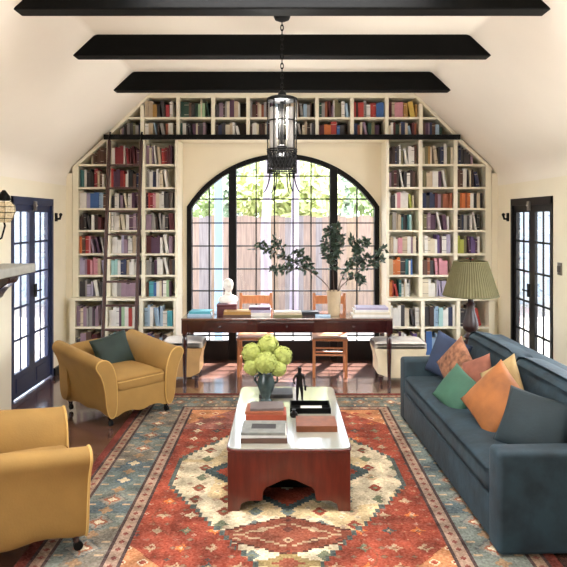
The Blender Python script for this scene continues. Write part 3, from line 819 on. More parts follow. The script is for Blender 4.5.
# ------------------------------------------------------------------ armchairs
def arm_profile():
    return [(.262, .13), (.264, .38), (.285, .48), (.325, .565), (.385, .602), (.45, .592), (.472, .545), (.445, .50), (.415, .455), (.385, .36), (.352, .13)]
def scallop(u0, u1, n=28, lo=.078, hi=.108):
    pts = []
    for k in range(n+1):
        q_ = k/n; e = min(q_, 1-q_)*2
        z_ = lo+(hi-lo)*max(0, math.sin(min(1, max(0, (e-.16)/.34))*PI/2))-.022*max(0, math.cos((q_-.5)*PI*3.2)) if abs(q_-.5) < .16 else lo+(hi-lo)*max(0, math.sin(min(1, max(0, (e-.16)/.34))*PI/2))
        pts.append((u0+(u1-u0)*q_, z_))
    return pts
def make_armchair(label):
    t = thing('armchair', label, 'armchair', (0, 0, 0), 0, 'mustard armchairs on the left')
    # seat base with scalloped apron
    bm = new_bm(); rbox(bm, (0, -.02, .22), (.54, .75, .18), .015, 2); obj('seat_base', bm, MUST, t)
    bm = new_bm(); rbox(bm, (0, -.07, .35), (.535, .67, .12), .04, 4, crown=.03); cu = obj('seat_cushion', bm, MUST, t)
    bm = new_bm()
    zf = .302
    pts = [(-.262+.03, -.388), (.262-.03, -.388)]
    tube(bm, [(-.25, -.402, .375), (.25, -.402, .375)], .007, 8); obj('piping', bm, PIPE, cu)
    for s in (-1, 1):
        bm = new_bm(); secs = []
        base = smoothpoly(arm_profile(), 2)
        def hem(y):
            q_ = (y+.42)/.82; e = min(q_, 1-q_)*2
            return .080+.028*max(0, math.sin(min(1, max(0, (e-.2)/.4))*PI/2))-.016*max(0, math.cos((q_-.5)*PI*3.2))*(abs(q_-.5) < .16)
        def low(z, y): return z+(hem(y)-.13)*max(0, 1-max(0, z-.13)/.18)
        st_ = [(-.42, .0, .03), (-.408, .0, .0)]+[(-.40+.78*k/18, .075*(k/18)**1.15, 0) for k in range(19)]
        for y, rise, inset in st_:
            cxm, czm = .36, .36
            sec = []
            for x, z in base:
                zz = low(z, y)+rise*max(0, (z-.2)/.4)
                if inset:
                    dx, dz = x-cxm, zz-czm; x = cxm+dx*(1-inset*2.2); zz = czm+dz*(1-inset*.6)
                sec.append((s*x, y, zz))
            secs.append(sec)
        loft(bm, secs)
        a = obj('armrest', bm, MUST, t, angle=50)
        bm = new_bm()
        fr = [(s*(x), -.412, low(z, -.412)) for x, z in base]
        tube(bm, fr+[fr[0]], .0075, 6, cap=False); obj('piping', bm, PIPE, a)
    bm = new_bm()
    prism(bm, [(-.30, .296)]+scallop(-.30, .30)+[(.30, .296)], 'y', -.404, -.385); obj('front_skirt', bm, MUST, t, smooth=False)
    # back: rolled, slightly raked
    prof_ = smoothpoly([(.235, .13), (.255, .40), (.285, .52), (.32, .60), (.37, .632), (.43, .622), (.455, .58), (.435, .53), (.41, .44), (.385, .13)], 2)
    secs = []
    for x in (-.40, -.36, -.2, 0, .2, .36, .40):
        drop = .03*(x/.4)**2; bow = .035*(x/.4)**2
        secs.append([(x, y-bow, z-drop*max(0, (z-.3)/.4)) for y, z in prof_])
    bm = new_bm(); loft(bm, secs); obj('backrest', bm, MUST, t, angle=50)
    for sx in (-1, 1):
        for sy, y in ((-1, -.36), (1, .34)):
            bm = new_bm(); lathe(bm, [(.016, .05), (.02, .07), (.03, .10), (.032, .15)], 12, (sx*.30, y, 0)); l = obj('leg', bm, DKWOOD, t)
            bm = new_bm()
            tube(bm, [(sx*.30-.012, y-.012, .026), (sx*.30+.012, y-.012, .026)], .026, 14); tube(bm, [(sx*.30, y, .055), (sx*.30, y-.012, .03)], .01, 6)
            obj('caster', bm, IRON, l)
    return t
def face(dx, dy): return math.atan2(dx, -dy)     # local -Y turned to (dx,dy)
ch = make_armchair('mustard velvet armchair facing right with a dark green cushion, near the blue doors')
ch.location = (-1.58, 5.95, RZ); ch.rotation_euler = (0, 0, face(.73, -.68))
dup(ch, (-1.60, 3.52, RZ), face(.88, .48), 'mustard velvet armchair cut by the lower left edge of the photo, outer arm towards viewer')

# ------------------------------------------------------------------ cushions
def pillow(name, w, h, th, m, loc, rot, label, cat='pillow', group=None, n=18, mats=None):
    bm = new_bm(); g = {}
    for side in (1, -1):
        for i in range(n+1):
            for j in range(n+1):
                u, v = i/n*2-1, j/n*2-1
                if side == -1 and (i in (0, n) or j in (0, n)): g[(side, i, j)] = g[(1, i, j)]; continue
                b = (max(0, (1-u**2))*max(0, (1-v**2)))**.42
                pin = 1-.07*((1-v*v)*u*u+(1-u*u)*v*v)
                wr = .03*math.sin(7*u+3*v)*(1-abs(u))*(1-abs(v))
                g[(side, i, j)] = bm.verts.new((u*w/2*pin, side*th/2*b*(1+wr*3), v*h/2*pin))
    for side in (1, -1):
        for i in range(n):
            for j in range(n):
                f = [g[(side, i, j)], g[(side, i+1, j)], g[(side, i+1, j+1)], g[(side, i, j+1)]]
                bm.faces.new(f if side == 1 else f[::-1])
    o = obj(name, bm, m, angle=180)
    o.location = loc; o.rotation_euler = rot
    tag(o, label, cat, group)
    return o
GREENP = mat('dark_green_velvet', (26, 42, 34), .7, .3, 5, .15, 70, sheen=.3)
d = Vector((.73, -.68, 0)).normalized(); side_ = Vector((.68, .73, 0))
pc = Vector((-1.58, 5.95, 0))-d*.13+side_*.03
pillow('throw_pillow', .40, .34, .13, GREENP, (pc.x, pc.y, RZ+.535), (R(-20), R(-10), face(.73, -.68)), 'dark green velvet cushion propped in the far mustard armchair')

# ------------------------------------------------------------------ sofa
so = thing('sofa', 'long slate blue velvet sofa along the right side, loaded with cushions', 'sofa', (1.62, 4.56, RZ), R(2))
def S_(name, x0, x1, y0, y1, z0, z1, r, crown=0, par=None, m=NAVY, seg=4):
    bm = new_bm(); rbox(bm, ((x0+x1)/2-1.62, (y0+y1)/2-4.58, (z0+z1)/2), (x1-x0, y1-y0, z1-z0), r, seg, crown=crown)
    return obj(name, bm, m, par or so, angle=60)
S_('base', 1.133, 2.08, 3.42, 5.75, .03, .272, .02)
S_('seat_cushion', 1.128, 1.82, 3.555, 5.595, .268, .43, .045, .02)
S_('armrest', 1.13, 2.10, 3.39, 3.55, .005, .565, .03)
S_('armrest', 1.13, 2.10, 5.60, 5.77, .005, .565, .03)
S_('backrest', 1.88, 2.10, 3.40, 5.77, .25, .765, .05)
for y0, y1 in ((3.57, 4.58), (4.59, 5.585)):
    bm = new_bm()
    rbox(bm, (0, 0, 0), (.20, y1-y0, .42), .08, 4, crown=.02)
    bmesh.ops.transform(bm, matrix=Matrix.Translation((1.765-1.62, (y0+y1)/2-4.58, .615)) @ Matrix.Rotation(R(9), 4, 'Y'), verts=bm.verts)
    obj('back_cushion', bm, NAVY, so, angle=60)
for x in (1.19, 2.03):
    for y in (3.47, 5.69):
        bm = new_bm(); lathe(bm, [(.02, 0), (.025, .035)], 12, (x-1.62, y-4.58, 0)); obj('foot', bm, BLACK, so)

G_ = 'cushions piled on the sofa'
PNAVY = mat('dusk_blue_linen', (44, 56, 80), .9, .15, 8, .1, 60)
PRUST = mat('rust_tan_kilim', (128, 86, 62), .9, .7, 20, .15, 60)
PPINK = mat('terracotta_pink_linen', (134, 82, 64), .9, .25, 9, .1, 60)
PGRN = mat('sea_green_velvet', (50, 88, 68), .75, .2, 6, .1, 70, sheen=.15)
PCRM = mat('butter_yellow_linen', (166, 140, 94), .9, .15, 9, .1, 60)
POR = mat('burnt_orange_velvet', (144, 86, 38), .75, .3, 7, .15, 50, sheen=.15)
PTEAL = mat('deep_teal_velvet', (22, 37, 41), .75, .3, 5, .15, 60, sheen=.15)
# rotation: yaw -90 makes the face look toward -X; the lean tips the top back to +X
def sp(w, h, th, m, loc, yaw, lean, roll, label):
    o = pillow('sofa_pillow', w, h, th, m, (0, 0, 0), (0, 0, 0), label, 'pillow', G_)
    M = Matrix.Translation(loc) @ Matrix.Rotation(R(yaw), 4, 'Z') @ Matrix.Rotation(R(-lean), 4, 'X') @ Matrix.Rotation(R(roll), 4, 'Y')
    o.matrix_world = M
    return o
sp(.38, .38, .13, PNAVY, (1.45, 5.42, .625), -50, 14, 14, 'dusky blue cushion leaning in the far corner of the sofa')
sp(.36, .36, .12, PRUST, (1.44, 5.12, .63), -66, 16, 40, 'rust and tan patterned cushion standing on its corner, in front of the blue cushion')
sp(.28, .28, .11, PPINK, (1.52, 4.82, .63), -62, 22, 62, 'terracotta pink cushion between the rust, green and yellow cushions')
sp(.33, .31, .13, PGRN, (1.31, 4.64, .555), -55, 30, 24, 'small sea green cushion lying at the front of the sofa pile')
sp(.34, .34, .11, PCRM, (1.55, 4.36, .675), -66, 20, 52, 'butter yellow cushion peeking out behind the orange cushion')
sp(.41, .41, .17, POR, (1.43, 4.15, .625), -58, 26, 34, 'large burnt orange velvet cushion in the middle of the sofa')
sp(.45, .38, .17, PTEAL, (1.555, 3.80, .585), -44, 30, 6, 'deep teal velvet cushion resting against the near sofa arm')

# ------------------------------------------------------------------ coffee table
ct = thing('coffee_table', 'long reddish wooden coffee table with pale reflection painted on its top and rounded corners', 'coffee table', (.044, 4.585, RZ))
TW, TL = .395, .715
CTOP = mat('pale_reflection_top', (152, 149, 134), .12, .05, 3, coat=.6)  # pale base colour stands in for the reflection in the top
def rrect(hx, hy, r, n=8):
    p = []
    for cx_, cy_, a0 in ((hx-r, hy-r, 0), (-hx+r, hy-r, 90), (-hx+r, -hy+r, 180), (hx-r, -hy+r, 270)):
        for k in range(n+1):
            a = R(a0+90*k/n); p.append((cx_+r*math.cos(a), cy_+r*math.sin(a)))
    return p
bm = new_bm(); prism(bm, rrect(TW, TL, .06), 'z', .372, .39)
ttop = obj('tabletop', bm, REDWOOD, ct, angle=50, bevel=.004)
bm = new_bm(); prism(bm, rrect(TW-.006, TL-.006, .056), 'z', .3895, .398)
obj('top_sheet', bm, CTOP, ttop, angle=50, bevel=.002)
def apron(L, lo=.07, hi=.20, aw=.42):
    """bracket-footed panel outline over length L (centered), with a shaped central arch"""
    p = [(-L/2, .372), (-L/2, 0), (-L/2+.075, 0), (-L/2+.085, .045), (-L/2+.13, .065)]
    h = aw*L/2
    p += [(-h, .065)]
    for k in range(13):
        q = k/12; a = PI*(1-q)
        p.append((h*.96*math.cos(a), .075+(hi-.075)*(abs(math.sin(a))**.6)+.012*math.cos(a*4)*math.sin(a)))
    p += [(h, .065), (L/2-.13, .065), (L/2-.085, .045), (L/2-.075, 0), (L/2, 0), (L/2, .372)]
    return p
W2, L2 = .385, .70
for y0 in (-L2, L2-.025):
    bm = new_bm(); prism(bm, apron(W2*2, hi=.19, aw=.45), 'y', y0, y0+.025); obj('end_panel', bm, REDWOOD, ct, smooth=False, bevel=.003)
for x0 in (-W2, W2-.025):
    bm = new_bm(); prism(bm, apron(L2*2-.052, hi=.17, aw=.5), 'x', x0, x0+.025); obj('side_panel', bm, REDWOOD, ct, smooth=False, bevel=.003)
for sx in (-1, 1):
    for sy in (-1, 1):
        bm = new_bm(); boxb(bm, sx*(W2-.026), sx*(W2-.075), sy*(L2-.026), sy*(L2-.075), 0.0, .37); obj('leg', bm, REDWOOD, ct, smooth=False)
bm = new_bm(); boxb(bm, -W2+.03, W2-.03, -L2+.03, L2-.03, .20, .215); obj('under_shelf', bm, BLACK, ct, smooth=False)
bm = new_bm(); boxb(bm, -W2+.03, W2-.03, -.40, -.385, .02, .20); obj('arch_shade_panel', bm, BLACK, ct, smooth=False)  # black board added as the shade inside the arch
TZ = RZ+.3985

def flat_book(w, d, h, m, loc, rz, label, group=None, band=None):
    """a closed book lying flat: two boards, spine to the viewer, page block"""
    r = thing('book', label, 'book', loc, rz, group)
    bm = new_bm(); cv = .004
    boxb(bm, -w/2, w/2, -d/2, d/2, 0, cv); boxb(bm, -w/2, w/2, -d/2, d/2, h-cv, h); boxb(bm, -w/2, w/2, -d/2-.002, -d/2+.004, 0, h)
    obj('cover', bm, m, r, smooth=False, bevel=.0015)
    bm = new_bm(); boxb(bm, -w/2+.006, w/2-.006, -d/2+.004, d/2-.006, cv, h-cv); obj('page_block', bm, PAGES, r, smooth=False)
    if band:
        bm = new_bm(); boxb(bm, -w*.28, w*.28, -d*.18, d*.2, h, h+.0008); obj('cover_panel', bm, band, r, smooth=False)
    return r
B_ = lambda n: BM[n]
GR = mat('grey_dust_jacket', (122, 122, 116), .5, .2, 30)
gC = 'books on the coffee table'
flat_book(.30, .24, .030, B_('brown'), (-.115, 4.08, TZ), R(0), 'brown book at the bottom of the front left stack on the coffee table', gC)
flat_book(.295, .235, .020, B_('white'), (-.118, 4.085, TZ+.0305), R(1), 'white edged book in the middle of the front left stack on the coffee table', gC)
flat_book(.285, .24, .018, GR, (-.12, 4.08, TZ+.051), R(-1), 'grey jacketed book on top of the front left stack on the coffee table', gC, BM['charcoal'])
flat_book(.29, .20, .040, mat('faded_orange_cloth', (150, 66, 40), .6, .1, 20), (-.115, 4.50, TZ), R(1), 'thick orange red book in the stack before the hydrangea vase', gC)
flat_book(.27, .20, .022, B_('rust'), (-.125, 4.51, TZ+.0405), R(-2), 'rust brown book on top of the thick orange red book', gC)
flat_book(.24, .17, .018, mat('dusty_grey_cloth', (104, 92, 88), .6, .1, 20), (-.11, 4.51, TZ+.063), R(2), 'small dusty grey book topmost on the orange red stack', gC)
flat_book(.27, .19, .030, B_('charcoal'), (-.05, 5.05, TZ), R(0), 'charcoal book lying behind the hydrangea vase on the coffee table', gC)
flat_book(.275, .22, .040, mat('tan_leather', (118, 66, 38), .5, .2, 20), (.235, 4.28, TZ), R(0), 'tan leather book lying alone at the right of the coffee table', gC)
# lacquer tray
tr = thing('tray', 'low black lacquer tray with pale cards on the coffee table', 'tray', (.21, 4.66, TZ))
bm = new_bm(); boxb(bm, -.15, .15, -.10, .10, 0, .008); obj('tray_base', bm, BLACK, tr, smooth=False)
bm = new_bm()
for a in ((-.15, .15, -.10, -.09), (-.15, .15, .09, .10), (-.15, -.14, -.09, .09), (.14, .15, -.09, .09)): boxb(bm, *a, .008, .04)
obj('rim', bm, BLACK, tr, smooth=False, bevel=.002)
bm = new_bm(); boxb(bm, -.07, .09, -.06, .05, .009, .014); tag(obj('card', bm, OFFWH, smooth=False), 'pale card lying inside the black lacquer tray', 'card'); bpy.data.objects['card'].location = (.21, 4.66, TZ)
bm = new_bm(); lathe(bm, [(.022, 0), (.03, .012), (.026, .03), (.012, .036), (.01, .05), (.016, .055)], 14)
o = obj('ink_pot', bm, BRONZE); o.location = (.085, 4.49, TZ); tag(o, 'little black pot beside the tray corner on the coffee table', 'pot')

# figurine: one skinned body
def skin_body(name, V, E, m, parent, sub=1):
    me = bpy.data.meshes.new(name); me.from_pydata([v[:3] for v in V], E, []); me.update()
    o = bpy.data.objects.new(name, me); COL.objects.link(o); me.materials.append(m)
    o.modifiers.new('skin', 'SKIN')
    for i, v in enumerate(V):
        sv = me.skin_vertices[0].data[i]; sv.radius = (v[3]*1.2, v[3]*1.2*(v[4] if len(v) > 4 else 1)); sv.use_root = (i == 0)
    s = o.modifiers.new('sub', 'SUBSURF'); s.levels = sub; s.render_levels = sub
    if parent: o.parent = parent
    return o
fig = thing('figurine', 'small black figurine of a standing man, hand on hip, on the coffee table', 'figurine', (.135, 4.83, TZ), R(15))
bm = new_bm(); lathe(bm, [(.035, 0), (.036, .008), (.03, .012)], 18); obj('plinth', bm, BRONZE, fig)
V = [(0, 0, .145, .020, .75), (0, 0, .175, .018, .7), (0, 0, .205, .023, .7), (0, 0, .232, .010), (0, -.002, .252, .0125), (0, -.003, .272, .0150), (0, -.002, .284, .0115),
     (-.014, 0, .135, .0135), (-.017, -.004, .075, .0100), (-.018, .002, .022, .0065), (-.019, -.016, .017, .005),
     (.014, 0, .135, .0135), (.020, -.006, .076, .0100), (.024, .004, .022, .0065), (.026, -.014, .017, .005),
     (-.030, 0, .216, .0085), (-.047, .006, .178, .0065), (-.038, -.014, .150, .005),
     (.030, 0, .216, .0085), (.040, .002, .176, .0065), (.042, -.012, .140, .005)]
E = [(0, 1), (1, 2), (2, 3), (3, 4), (4, 5), (5, 6), (0, 7), (7, 8), (8, 9), (9, 10), (0, 11), (11, 12), (12, 13), (13, 14), (2, 15), (15, 16), (16, 17), (2, 18), (18, 19), (19, 20)]
skin_body('body', V, E, BRONZE, fig, 2)
bm = new_bm(); rbox(bm, (.044, -.012, .118), (.012, .03, .04), .004, 2); obj('satchel', bm, BRONZE, fig)

# hydrangeas in a dark urn
VX, VY = -.125, 4.84
v = thing('urn_vase', 'dark blue green glazed urn vase on the coffee table', 'vase', (VX, VY, TZ))
GLZ = mat('blue_green_glaze', (56, 72, 72), .25, .35, 14)
bm = new_bm(); lathe(bm, [(.048, 0), (.052, .012), (.036, .028), (.032, .045), (.052, .085), (.068, .13), (.07, .165), (.058, .20), (.055, .225), (.066, .238), (.062, .238), (.05, .224)], 28); obj('body', bm, GLZ, v)
for s in (-1, 1):
    bm = new_bm(); tube(bm, [(s*.055, 0, .215), (s*.085, 0, .205), (s*.088, 0, .17), (s*.066, 0, .145)], .008, 8); obj('handle', bm, GLZ, v)
HYD = mat('lime_hydrangea_petal', (172, 180, 96), .8, .18, 30)
STEM = mat('green_stem', (96, 120, 60), .7, .1, 20)
def bloom(c, r, label, k):
    rr = random.Random(k)
    t = thing('hydrangea', label, 'flower', (VX, VY, TZ+.15), 0, 'lime green hydrangeas in the urn')
    bm = new_bm(); tube(bm, [(c[0]*.12, c[1]*.12, -.09), (c[0]*.2, c[1]*.2, .05), (c[0]*.85, c[1]*.85, c[2]-r*.5)], .004, 6); obj('stem', bm, STEM, t)
    bm = new_bm(); ball(bm, c, r*.78, 2)
    N = 120
    for i in range(N):
        z = 1-2*(i+.5)/N; ph = i*2.39996; s = math.sqrt(1-z*z)
        nrm = Vector((s*math.cos(ph), s*math.sin(ph), z)); p = Vector(c)+nrm*r*rr.uniform(.86, 1.0)
        u = nrm.orthogonal().normalized(); w = nrm.cross(u); a0 = rr.uniform(0, 2*PI); sz = r*.24
        cen = bm.verts.new(p-nrm*.002)
        for q in range(4):
            a = a0+q*PI/2
            d1 = u*math.cos(a-.6)+w*math.sin(a-.6); d2 = u*math.cos(a)+w*math.sin(a); d3 = u*math.cos(a+.6)+w*math.sin(a+.6)
            tl = nrm*rr.uniform(-.002, .006)
            bm.faces.new((cen, bm.verts.new(p+d1*sz*.7+tl), bm.verts.new(p+d2*sz*1.1+tl), bm.verts.new(p+d3*sz*.7+tl)))
    obj('flower_head', bm, HYD, t, angle=60)
for k, (c, r, l) in enumerate((((-.11, -.02, .24), .078, 'lime green hydrangea bloom at the upper left of the urn bunch'), ((.015, .03, .29), .085, 'lime green hydrangea bloom at the top of the urn bunch'),
      ((.0, -.09, .185), .088, 'large lime green hydrangea bloom at the front centre of the urn bunch'), ((.125, -.02, .215), .078, 'lime green hydrangea bloom at the right of the urn bunch'),
      ((-.105, -.06, .145), .066, 'lime green hydrangea bloom low on the left of the urn bunch'), ((.10, -.07, .135), .062, 'small lime green hydrangea bloom low on the right of the urn bunch'))):
    bloom(c, r, l, k)
bm = new_bm()

# ------------------------------------------------------------------ writing table
DTX0, DTX1, DY0, DY1, DZ = -1.115, 1.225, 6.85, 7.42, .74
dk = thing('writing_table', 'long dark mahogany writing table before the arched window', 'table', ((DTX0+DTX1)/2, (DY0+DY1)/2, 0))
hx_, hy_ = (DTX1-DTX0)/2, (DY1-DY0)/2
bm = new_bm(); boxb(bm, -hx_, hx_, -hy_, hy_, DZ-.025, DZ)
POL = mat('french_polished_mahogany', (96, 62, 52), .12, .2, 5, coat=1, stretch=(1, 8, 8)); POL.node_tree.nodes['Principled BSDF'].inputs['Coat IOR'].default_value = 2.2
obj('tabletop', bm, POL, dk, smooth=False, bevel=.006)
for s in (-1, 1):
    bm = new_bm(); boxb(bm, -hx_+.06, hx_-.06, s*(hy_-.03)-.011, s*(hy_-.03)+.011, DZ-.16, DZ-.025); obj('long_apron', bm, DKWOOD, dk, smooth=False)
    bm = new_bm(); boxb(bm, s*(hx_-.03)-.011, s*(hx_-.03)+.011, -hy_+.06, hy_-.06, DZ-.16, DZ-.025); obj('end_apron', bm, DKWOOD, dk, smooth=False)
for k in (-1, 0, 1):
    bm = new_bm(); boxb(bm, k*.74-.30, k*.74+.30, -hy_+.012, -hy_+.022, DZ-.145, DZ-.04); dr = obj('drawer_front', bm, DKWOOD, dk, smooth=False, bevel=.003)
    bm = new_bm(); ball(bm, (k*.74, -hy_+.002, DZ-.092), .014); obj('knob', bm, DKWOOD, dr)
for sx in (-1, 1):
    for sy in (-1, 1):
        bm = new_bm(); x, y = sx*(hx_-.035), sy*(hy_-.035)
        boxb(bm, x-.032, x+.032, y-.032, y+.032, DZ-.17, DZ-.025)
        lathe(bm, [(.016, 0), (.022, .03), (.018, .06), (.022, .2), (.028, .40), (.03, .50), (.022, .53), (.03, .545), (.03, .58)], 14, (x, y, 0)); obj('leg', bm, DKWOOD, dk)

# chairs on the window side
def make_side_chair(label):
    t = thing('side_chair', label, 'chair', (0, 0, 0), 0, 'wooden chairs tucked under the writing table')
    bm = new_bm(); rbox(bm, (0, 0, .44), (.42, .40, .03), .01, 2); obj('seat', bm, OAK, t)
    for s in (-1, 1):
        bm = new_bm(); tube(bm, [(s*.185, -.17, 0), (s*.185, -.17, .43)], .018, 10); obj('leg', bm, OAK, t)
        bm = new_bm(); tube(bm, [(s*.185, .18, 0), (s*.185, .18, .45), (s*.185, .20, .70), (s*.185, .235, .93)], .019, 10); obj('leg', bm, OAK, t)
        bm = new_bm(); tube(bm, [(s*.185, -.17, .18), (s*.185, .18, .18)], .011, 8); obj('stretcher', bm, OAK, t)
    for y, zz in ((-.17, .26), (.18, .22), (-.17, .34)):
        bm = new_bm(); tube(bm, [(-.185, y, zz), (.185, y, zz)], .011, 8); obj('stretcher', bm, OAK, t)
    for z0, z1 in ((.60, .67), (.80, .90)):
        bm = new_bm(); y = .19+(z0-.6)*.13
        secs = [[(x, y+.018*(1-(x/.18)**2)+dy, z) for dy, z in ((0, z0), (.014, z0), (.014, z1), (0, z1))] for x in (-.18, -.09, 0, .09, .18)]
        loft(bm, secs); obj('back_slat', bm, OAK, t, smooth=False)
    return t
sc1 = make_side_chair('orange oak ladder-back chair behind the writing table, left of centre behind the hydrangeas')
sc1.location = (-.32, 7.39, 0)
dup(sc1, (.565, 7.36, 0), R(-3), 'orange oak ladder-back chair behind the writing table, behind the vase of branches')

# upholstered stools at both ends of the table
def stool(loc, body, label, w=.46):
    t = thing('upholstered_stool', label, 'stool', loc, 0, 'upholstered stools by the writing table')
    bm = new_bm()
    pr = smoothpoly([(-w/2+.03, .06), (w/2-.03, .06), (w/2-.035, .25), (w/2, .36), (w/2, .40), (-w/2, .40), (-w/2, .36), (-w/2+.035, .25)], 1)
    loft(bm, [[(x, y, z) for x, z in pr] for y in (-.19, 0, .19)]); obj('body', bm, body, t, angle=50)
    bm = new_bm(); rbox(bm, (0, 0, .415), (w+.01, .40, .07), .032, 4, crown=.02); obj('seat_pad', bm, OFFWH, t)
    for s in (-1, 1):
        for y in (-.15, .15):
            bm = new_bm(); lathe(bm, [(.016, 0), (.024, .07)], 10, (s*(w/2-.07), y, 0)); obj('leg', bm, DKWOOD, t)
stool((-1.13, 7.17, 0), TANFAB, 'tan upholstered stool with white pad at the left end of the writing table')
stool((1.33, 7.13, 0), CREAMFAB, 'cream upholstered stool with white pad at the right end of the writing table', .58)

# things on the writing table
gD = 'books on the writing table'
flat_book(.27, .20, .030, B_('pale blue'), (-.93, 7.06, DZ), R(2), 'pale blue book under another at the left end of the writing table', gD)
flat_book(.24, .18, .028, B_('turquoise'), (-.92, 7.06, DZ+.0305), R(-3), 'turquoise book on top at the left end of the writing table', gD)
bm = new_bm(); r_ = thing('wooden_box', 'dark red lidded box beside the white bust on the writing table', 'box', (-.63, 7.10, DZ))
rbox(bm, (0, 0, .05), (.22, .14, .10), .006, 2); obj('body', bm, B_('maroon'), r_)
bm = new_bm(); rbox(bm, (0, 0, .115), (.226, .146, .028), .006, 2); obj('lid', bm, B_('maroon'), r_)
flat_book(.31, .19, .035, B_('brown'), (-.50, 6.97, DZ), R(0), 'brown book under the ochre one in front of the dark red box', gD)
flat_book(.30, .185, .036, B_('ochre'), (-.50, 6.97, DZ+.0355), R(1), 'ochre book on top in front of the dark red box', gD)
flat_book(.25, .18, .040, B_('white'), (-.255, 7.08, DZ), R(0), 'white book lowest of the stack behind the left oak chair top', gD)
flat_book(.25, .18, .030, B_('lavender'), (-.25, 7.08, DZ+.0405), R(1), 'lavender book in the middle of the white stack left of centre', gD)
flat_book(.24, .17, .028, B_('plum'), (-.252, 7.08, DZ+.071), R(-1), 'plum book topmost of the white stack left of centre', gD)
flat_book(.32, .20, .028, B_('olive'), (.065, 7.0, DZ), R(0), 'olive book lowest of the two at the table centre', gD)
flat_book(.30, .19, .026, B_('beige'), (.065, 7.0, DZ+.0285), R(1), 'beige book on the olive book at the table centre', gD)
flat_book(.20, .15, .035, B_('black'), (.32, 7.16, DZ), R(4), 'black book lying between the table centre and the vase', gD)
flat_book(.17, .13, .016, B_('pale blue'), (.46, 6.98, DZ), R(-4), 'thin pale blue book lying in front of the vase of branches', gD)
for k in range(4):
    flat_book(.42-.02*k, .22, .026, (B_('white'), B_('cream'), B_('white'), B_('lavender'))[k], (1.0+.01*(k % 2), 7.05, DZ+.0265*k), R((1, -1, 2, 0)[k]),
              f'{("white", "cream", "white", "pale lavender")[k]} book {("lowest", "second from the bottom", "third from the bottom", "topmost")[k]} in the stack right of the vase', gD)
# the bust
bu = thing('bust', 'small white plaster bust on the writing table before the window', 'sculpture', (-.63, 7.28, DZ), R(25))
PLAS = mat('white_plaster_cast', (232, 228, 220), .7, .05, 20)
bm = new_bm(); lathe(bm, [(.06, 0), (.062, .02), (.045, .03), (.035, .07), (.05, .085)], 20); obj('socle', bm, PLAS, bu)
bm = new_bm()
ball(bm, (0, 0, .145), .095, 3, (1.05, .62, .80)); ball(bm, (-.075, 0, .155), .045, 2, (1, .9, 1)); ball(bm, (.075, 0, .155), .045, 2, (1, .9, 1))
tube(bm, [(0, .005, .18), (0, -.002, .27)], [.045, .036], 12)
ball(bm, (0, -.012, .315), .064, 3, (.80, .98, 1.12)); ball(bm, (0, -.035, .275), .035, 2, (.9, .9, .9))
ball(bm, (0, .012, .335), .068, 3, (.92, .98, .95)); ball(bm, (0, -.078, .312), .014, 2, (.8, 1, 1.7))
for s in (-1, 1): ball(bm, (s*.052, .0, .31), .016, 2, (.5, 1, 1.4)); ball(bm, (s*.022, -.066, .328), .016, 2, (1.2, .6, .7))
ball(bm, (0, -.07, .283), .014, 2, (1.5, .7, .6))
o = obj('body', bm, PLAS, bu); rm = o.modifiers.new('remesh', 'REMESH'); rm.mode = 'VOXEL'; rm.voxel_size = .006; rm.use_smooth_shade = True
# vase with leafy branches
BVX, BVY = .595, 7.10
v = thing('ribbed_vase', 'tan ribbed ceramic vase of leafy branches on the writing table', 'vase', (BVX, BVY, DZ))
bm = new_bm(); lathe(bm, [(.06, 0), (.066, .02), (.072, .14), (.078, .24), (.084, .275), (.078, .278), (.068, .24), (.06, .10), (.02, .06)], 48, fl=.025, flutes=16); obj('body', bm, mat('tan_ceramic', (186, 164, 132), .6, .1, 12), v)
LEAF = mat('dark_eucalyptus_leaf', (56, 72, 58), .55, .25, 12)
TWIG = mat('brown_twig', (70, 54, 44), .8, .1, 20)
def branch(path, subs, label, seed, density=26):
    rr = random.Random(seed)
    t = thing('leafy_branch', label, 'branch', (BVX, BVY, DZ), 0, 'leafy branches in the ribbed vase')
    bm = new_bm(); lf = new_bm()
    def spline(p, n=14):
        P = [Vector(q) for q in p]; out = []
        P = [P[0]*2-P[1]]+P+[P[-1]*2-P[-2]]
        for i in range(1, len(P)-2):
            for k in range(n):
                s = k/n; a, b, c, d = P[i-1:i+3]
                out.append(.5*((2*b)+(c-a)*s+(2*a-5*b+4*c-d)*s*s+(3*b-a-3*c+d)*s**3))
        out.append(P[-2]); return out
    def leaf(p, d, sz):
        d = d.normalized(); s = d.orthogonal().normalized(); s = Matrix.Rotation(rr.uniform(0, 2*PI), 3, d) @ s; nn = d.cross(s)
        a = lf.verts.new(p); b = lf.verts.new(p+d*sz*.45+s*sz*.30+nn*sz*.06); e = lf.verts.new(p+d*sz*.5-s*sz*.30+nn*sz*.06); c = lf.verts.new(p+d*sz)
        m_ = lf.verts.new(p+d*sz*.5-nn*sz*.05)
        lf.faces.new((a, b, m_)); lf.faces.new((b, c, m_)); lf.faces.new((c, e, m_)); lf.faces.new((e, a, m_))
    def dress(pts, n, lo):
        for i in range(int(n*2.2)):
            q = lo+(1-lo)*rr.random(); p = pts[min(len(pts)-1, int(q*(len(pts)-1)))]
            dd = Vector((rr.gauss(0, 1), rr.gauss(0, .8), rr.gauss(.2, .9)))
            leaf(p+dd.normalized()*rr.uniform(0, .02), dd, rr.uniform(.05, .085))
    main = spline(path); tube(bm, main, [.007-.004*i/len(main) for i in range(len(main))], 6)
    dress(main, density, .45)
    for s in subs:
        q = spline([main[int(s[0]*(len(main)-1))]]+list(s[1])); tube(bm, q, .003, 5); dress(q, int(s[2]), .25)
    obj('stem', bm, TWIG, t); obj('foliage', lf, LEAF, t, angle=180)
